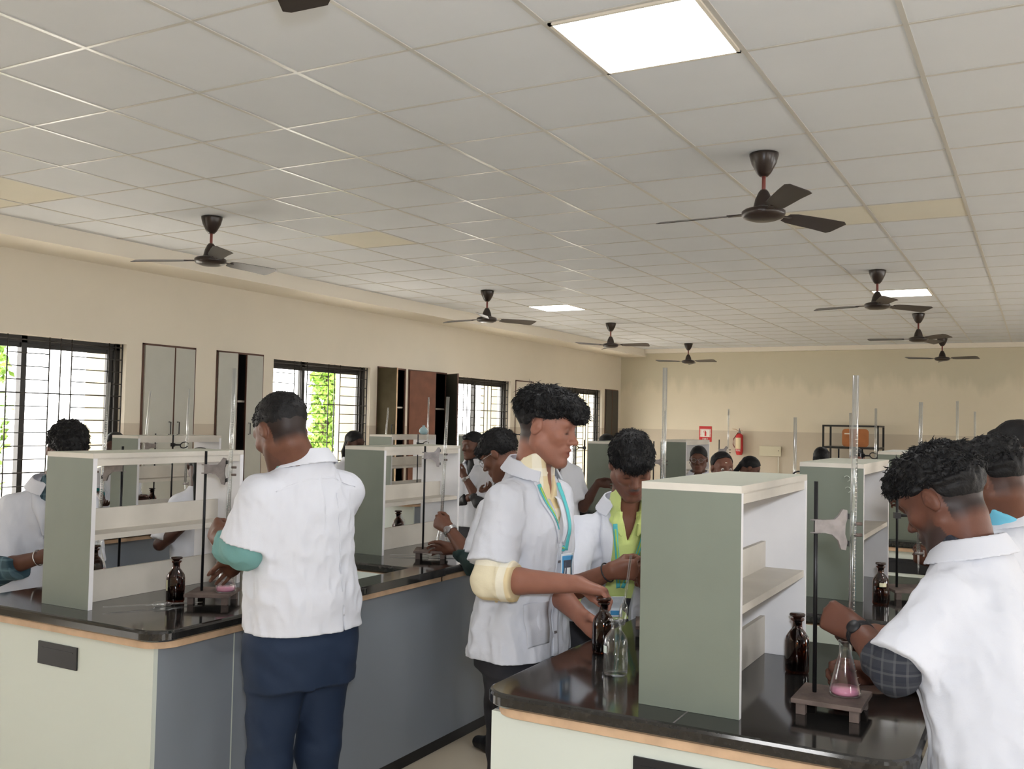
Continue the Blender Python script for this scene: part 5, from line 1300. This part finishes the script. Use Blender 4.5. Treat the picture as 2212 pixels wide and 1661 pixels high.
# --- far left man, face half hidden by the shelf
p1 = P('p1', 'far left man in white coat, blue plaid sleeve rolled to the elbow', dict(pelvis=at(60, 1290, 4.42)[:2], neck=at(110, 1052, 4.40), hip=.92, face=-22, head=at(146, 975, 4.34), hrot=(-30, 28, 0), s=.98, hs=1.04, vox=.0045, skin=(.10, .042, .027), skey='brown1', hair='curly', locks=1300,
    armR=dict(w=at(92, 1202, 4.12), hint=(-.5, -.5, -1), hand=dict(d=(.9, .1, .0), t=(.1, -.2, .9), curl=(.7, .8, .5), thumb=.5)),
    wrist=[('R', 'bangle', M_SILVER)],
    shirt=dict(m=M_BPLAID, sleeve=dict(R=1.50, L=1.2), sr=1.15, v=.08), coat=dict(hem=.76, v=.24, vw=.30, sl=dict(R=.9), sr=1.05, fold=.013)))
if p1:
    zn = p1['NB'][2]
    for q in (1, -1): ribbon(p1, 'lapel', [(q * .066, zn - .015), (q * .055, zn - .08), (q * .015, zn - .21)], [.045, .060, .010], M_COAT, .006, .003)

# --- the others, farther back
def bgp(key, label, head, d, hr, face, hair, s=.93, fem=True, skin=MID, dn=.135, dx=0, **kw):
    c = at(head[0], head[1], d); f = math.radians(face); n = c - np.array([0, 0, dn]) - .03 * np.array([math.cos(f), math.sin(f), 0]); n[0] += dx
    cfg = dict(pelvis=n[:2].copy(), neck=n, hip=min(.92 * s, n[2] - .48), face=face, head=c, hrot=hr, s=s, hs=kw.pop('hs', .98), fem=fem, hair=hair, skin=skin, skey='s%03d' % int(skin[0] * 1000), vox=.0075, coat=dict(hem=.78 * s, v=.12))
    cfg.update(kw); return P(key, label, cfg)
bgp('p3', 'woman in white coat with dark tied hair seen through the left shelf unit', (432, 1006), 5.85, (128, 12, 0), 150, 'tied', s=.90, skin=DARK, armL=dict(w=at(405, 1130, 5.6), hint=(0, -.5, -1)))
bgp('p2', 'woman behind the shelf unit near the left window, teal sleeve and bottle', (248, 966), 7.2, (-50, 5, 0), -40, 'tied', s=.93, skin=DARK, shirt=dict(m=mat('dark_teal_cloth', (.0, .13, .13), .8), sleeve=dict(L=1.75, R=1.0), sr=.95),
    armL=dict(w=at(297, 1078, 6.97), hint=(0, 0, -1), hand=dict(d=(.85, .3, .0), t=(0, -.2, 1), curl=(.6, .7, .5), thumb=.6)), armR=dict(w=at(222, 1085, 6.75), hint=(-.5, 0, -1)))
w_ = at(327, 1100, 7.0)
for o in bpy.data.objects:
    if o.get('label', '').startswith('dark bottle gripped'): o.location = (w_[0], w_[1], ZB)
bgp('p5', 'woman with a dark ponytail in front of the second window', (766, 958), 8.35, (-5, 8, 0), -15, 'tied', s=.92, skin=DARK)
p6 = bgp('p6', 'smiling person with folded arms beside the second left shelf unit', (1021, 962), 7.9, (-115, 5, 0), -95, 'short', s=.95, skin=MID, fem=False, mouth=1.2, vox=.006,
    shirt=dict(m=M_BLACK, sleeve=dict(L=1.35, R=1.3), sr=.95), armL=dict(w=at(1004, 1030, 7.75), hint=(.6, 0, -1), hand=dict(d=(-.6, .0, .5), t=(0, -.3, .8), curl=(.6, .7, .5))), armR=dict(w=at(1040, 1062, 7.7), hint=(-.6, 0, -1)), wrist=[('L', 'watch', M_SILVER)], watchn=(0, -1, .2))
bgp('p9', 'student in a pale thin coat standing between the two young men', (1206, 957), 7.25, (-30, 5, 0), -60, 'tied', s=.93, skin=DARK, armL=dict(w=at(1292, 1042, 7.15), hint=(0, 0, -1), hand=dict(d=(.9, .4, -.1), t=(0, 0, 1), curl=(.3, .3, .2))), coat=dict(hem=.78, v=.12, sl=dict(L=.8)))
bgp('p10', 'woman with tied hair behind the dark shelf unit at centre', (1309, 960), 10.2, (165, 0, 0), 168, 'bun', s=.95, skin=MID)
p12 = bgp('p12', 'woman in pale rimmed glasses looking at the camera', (1509, 992), 7.7, (-78, 4, 0), -75, 'tied', s=.88, skin=MID, glasses=mat('pale_glasses_rim', (.28, .26, .30), .4), vox=.005, earring=True, locks=0, pelvis=(-2.22, 7.5))
p13 = bgp('p13', 'person whose forehead with a white mark rises above the near shelf unit', (1560, 1011), 6.2, (-50, 2, 0), -60, dict(k='high'), s=.88, skin=(.15, .062, .04), vox=.005, locks=0, eyes=True)
if p13:
    b = MB(); L_ = p13['L']; b.tube([L_(-.004, .0845, .045), L_(.008, .0845, .047), L_(.016, .082, .044)], [.001, .0035, .001], 6); b.build('forehead_mark', M_SOFFIT, p13['t'], world=True)
bgp('p14', 'dark haired head turned right below the electrical box', (1621, 1012), 7.9, (15, 22, 0), 20, 'tied', s=.85, skin=MID, hs=.96, fem=False)
bgp('p15', 'back of a dark head left of the black rack', (1774, 992), 8.3, (110, 0, 0), 115, 'bun', s=.88, skin=DARK)
bgp('p16', 'short haired student below the orange chair back', (1851, 993), 9.0, (-80, 12, 0), -80, 'short', s=.88, skin=(.17, .068, .045), fem=False)
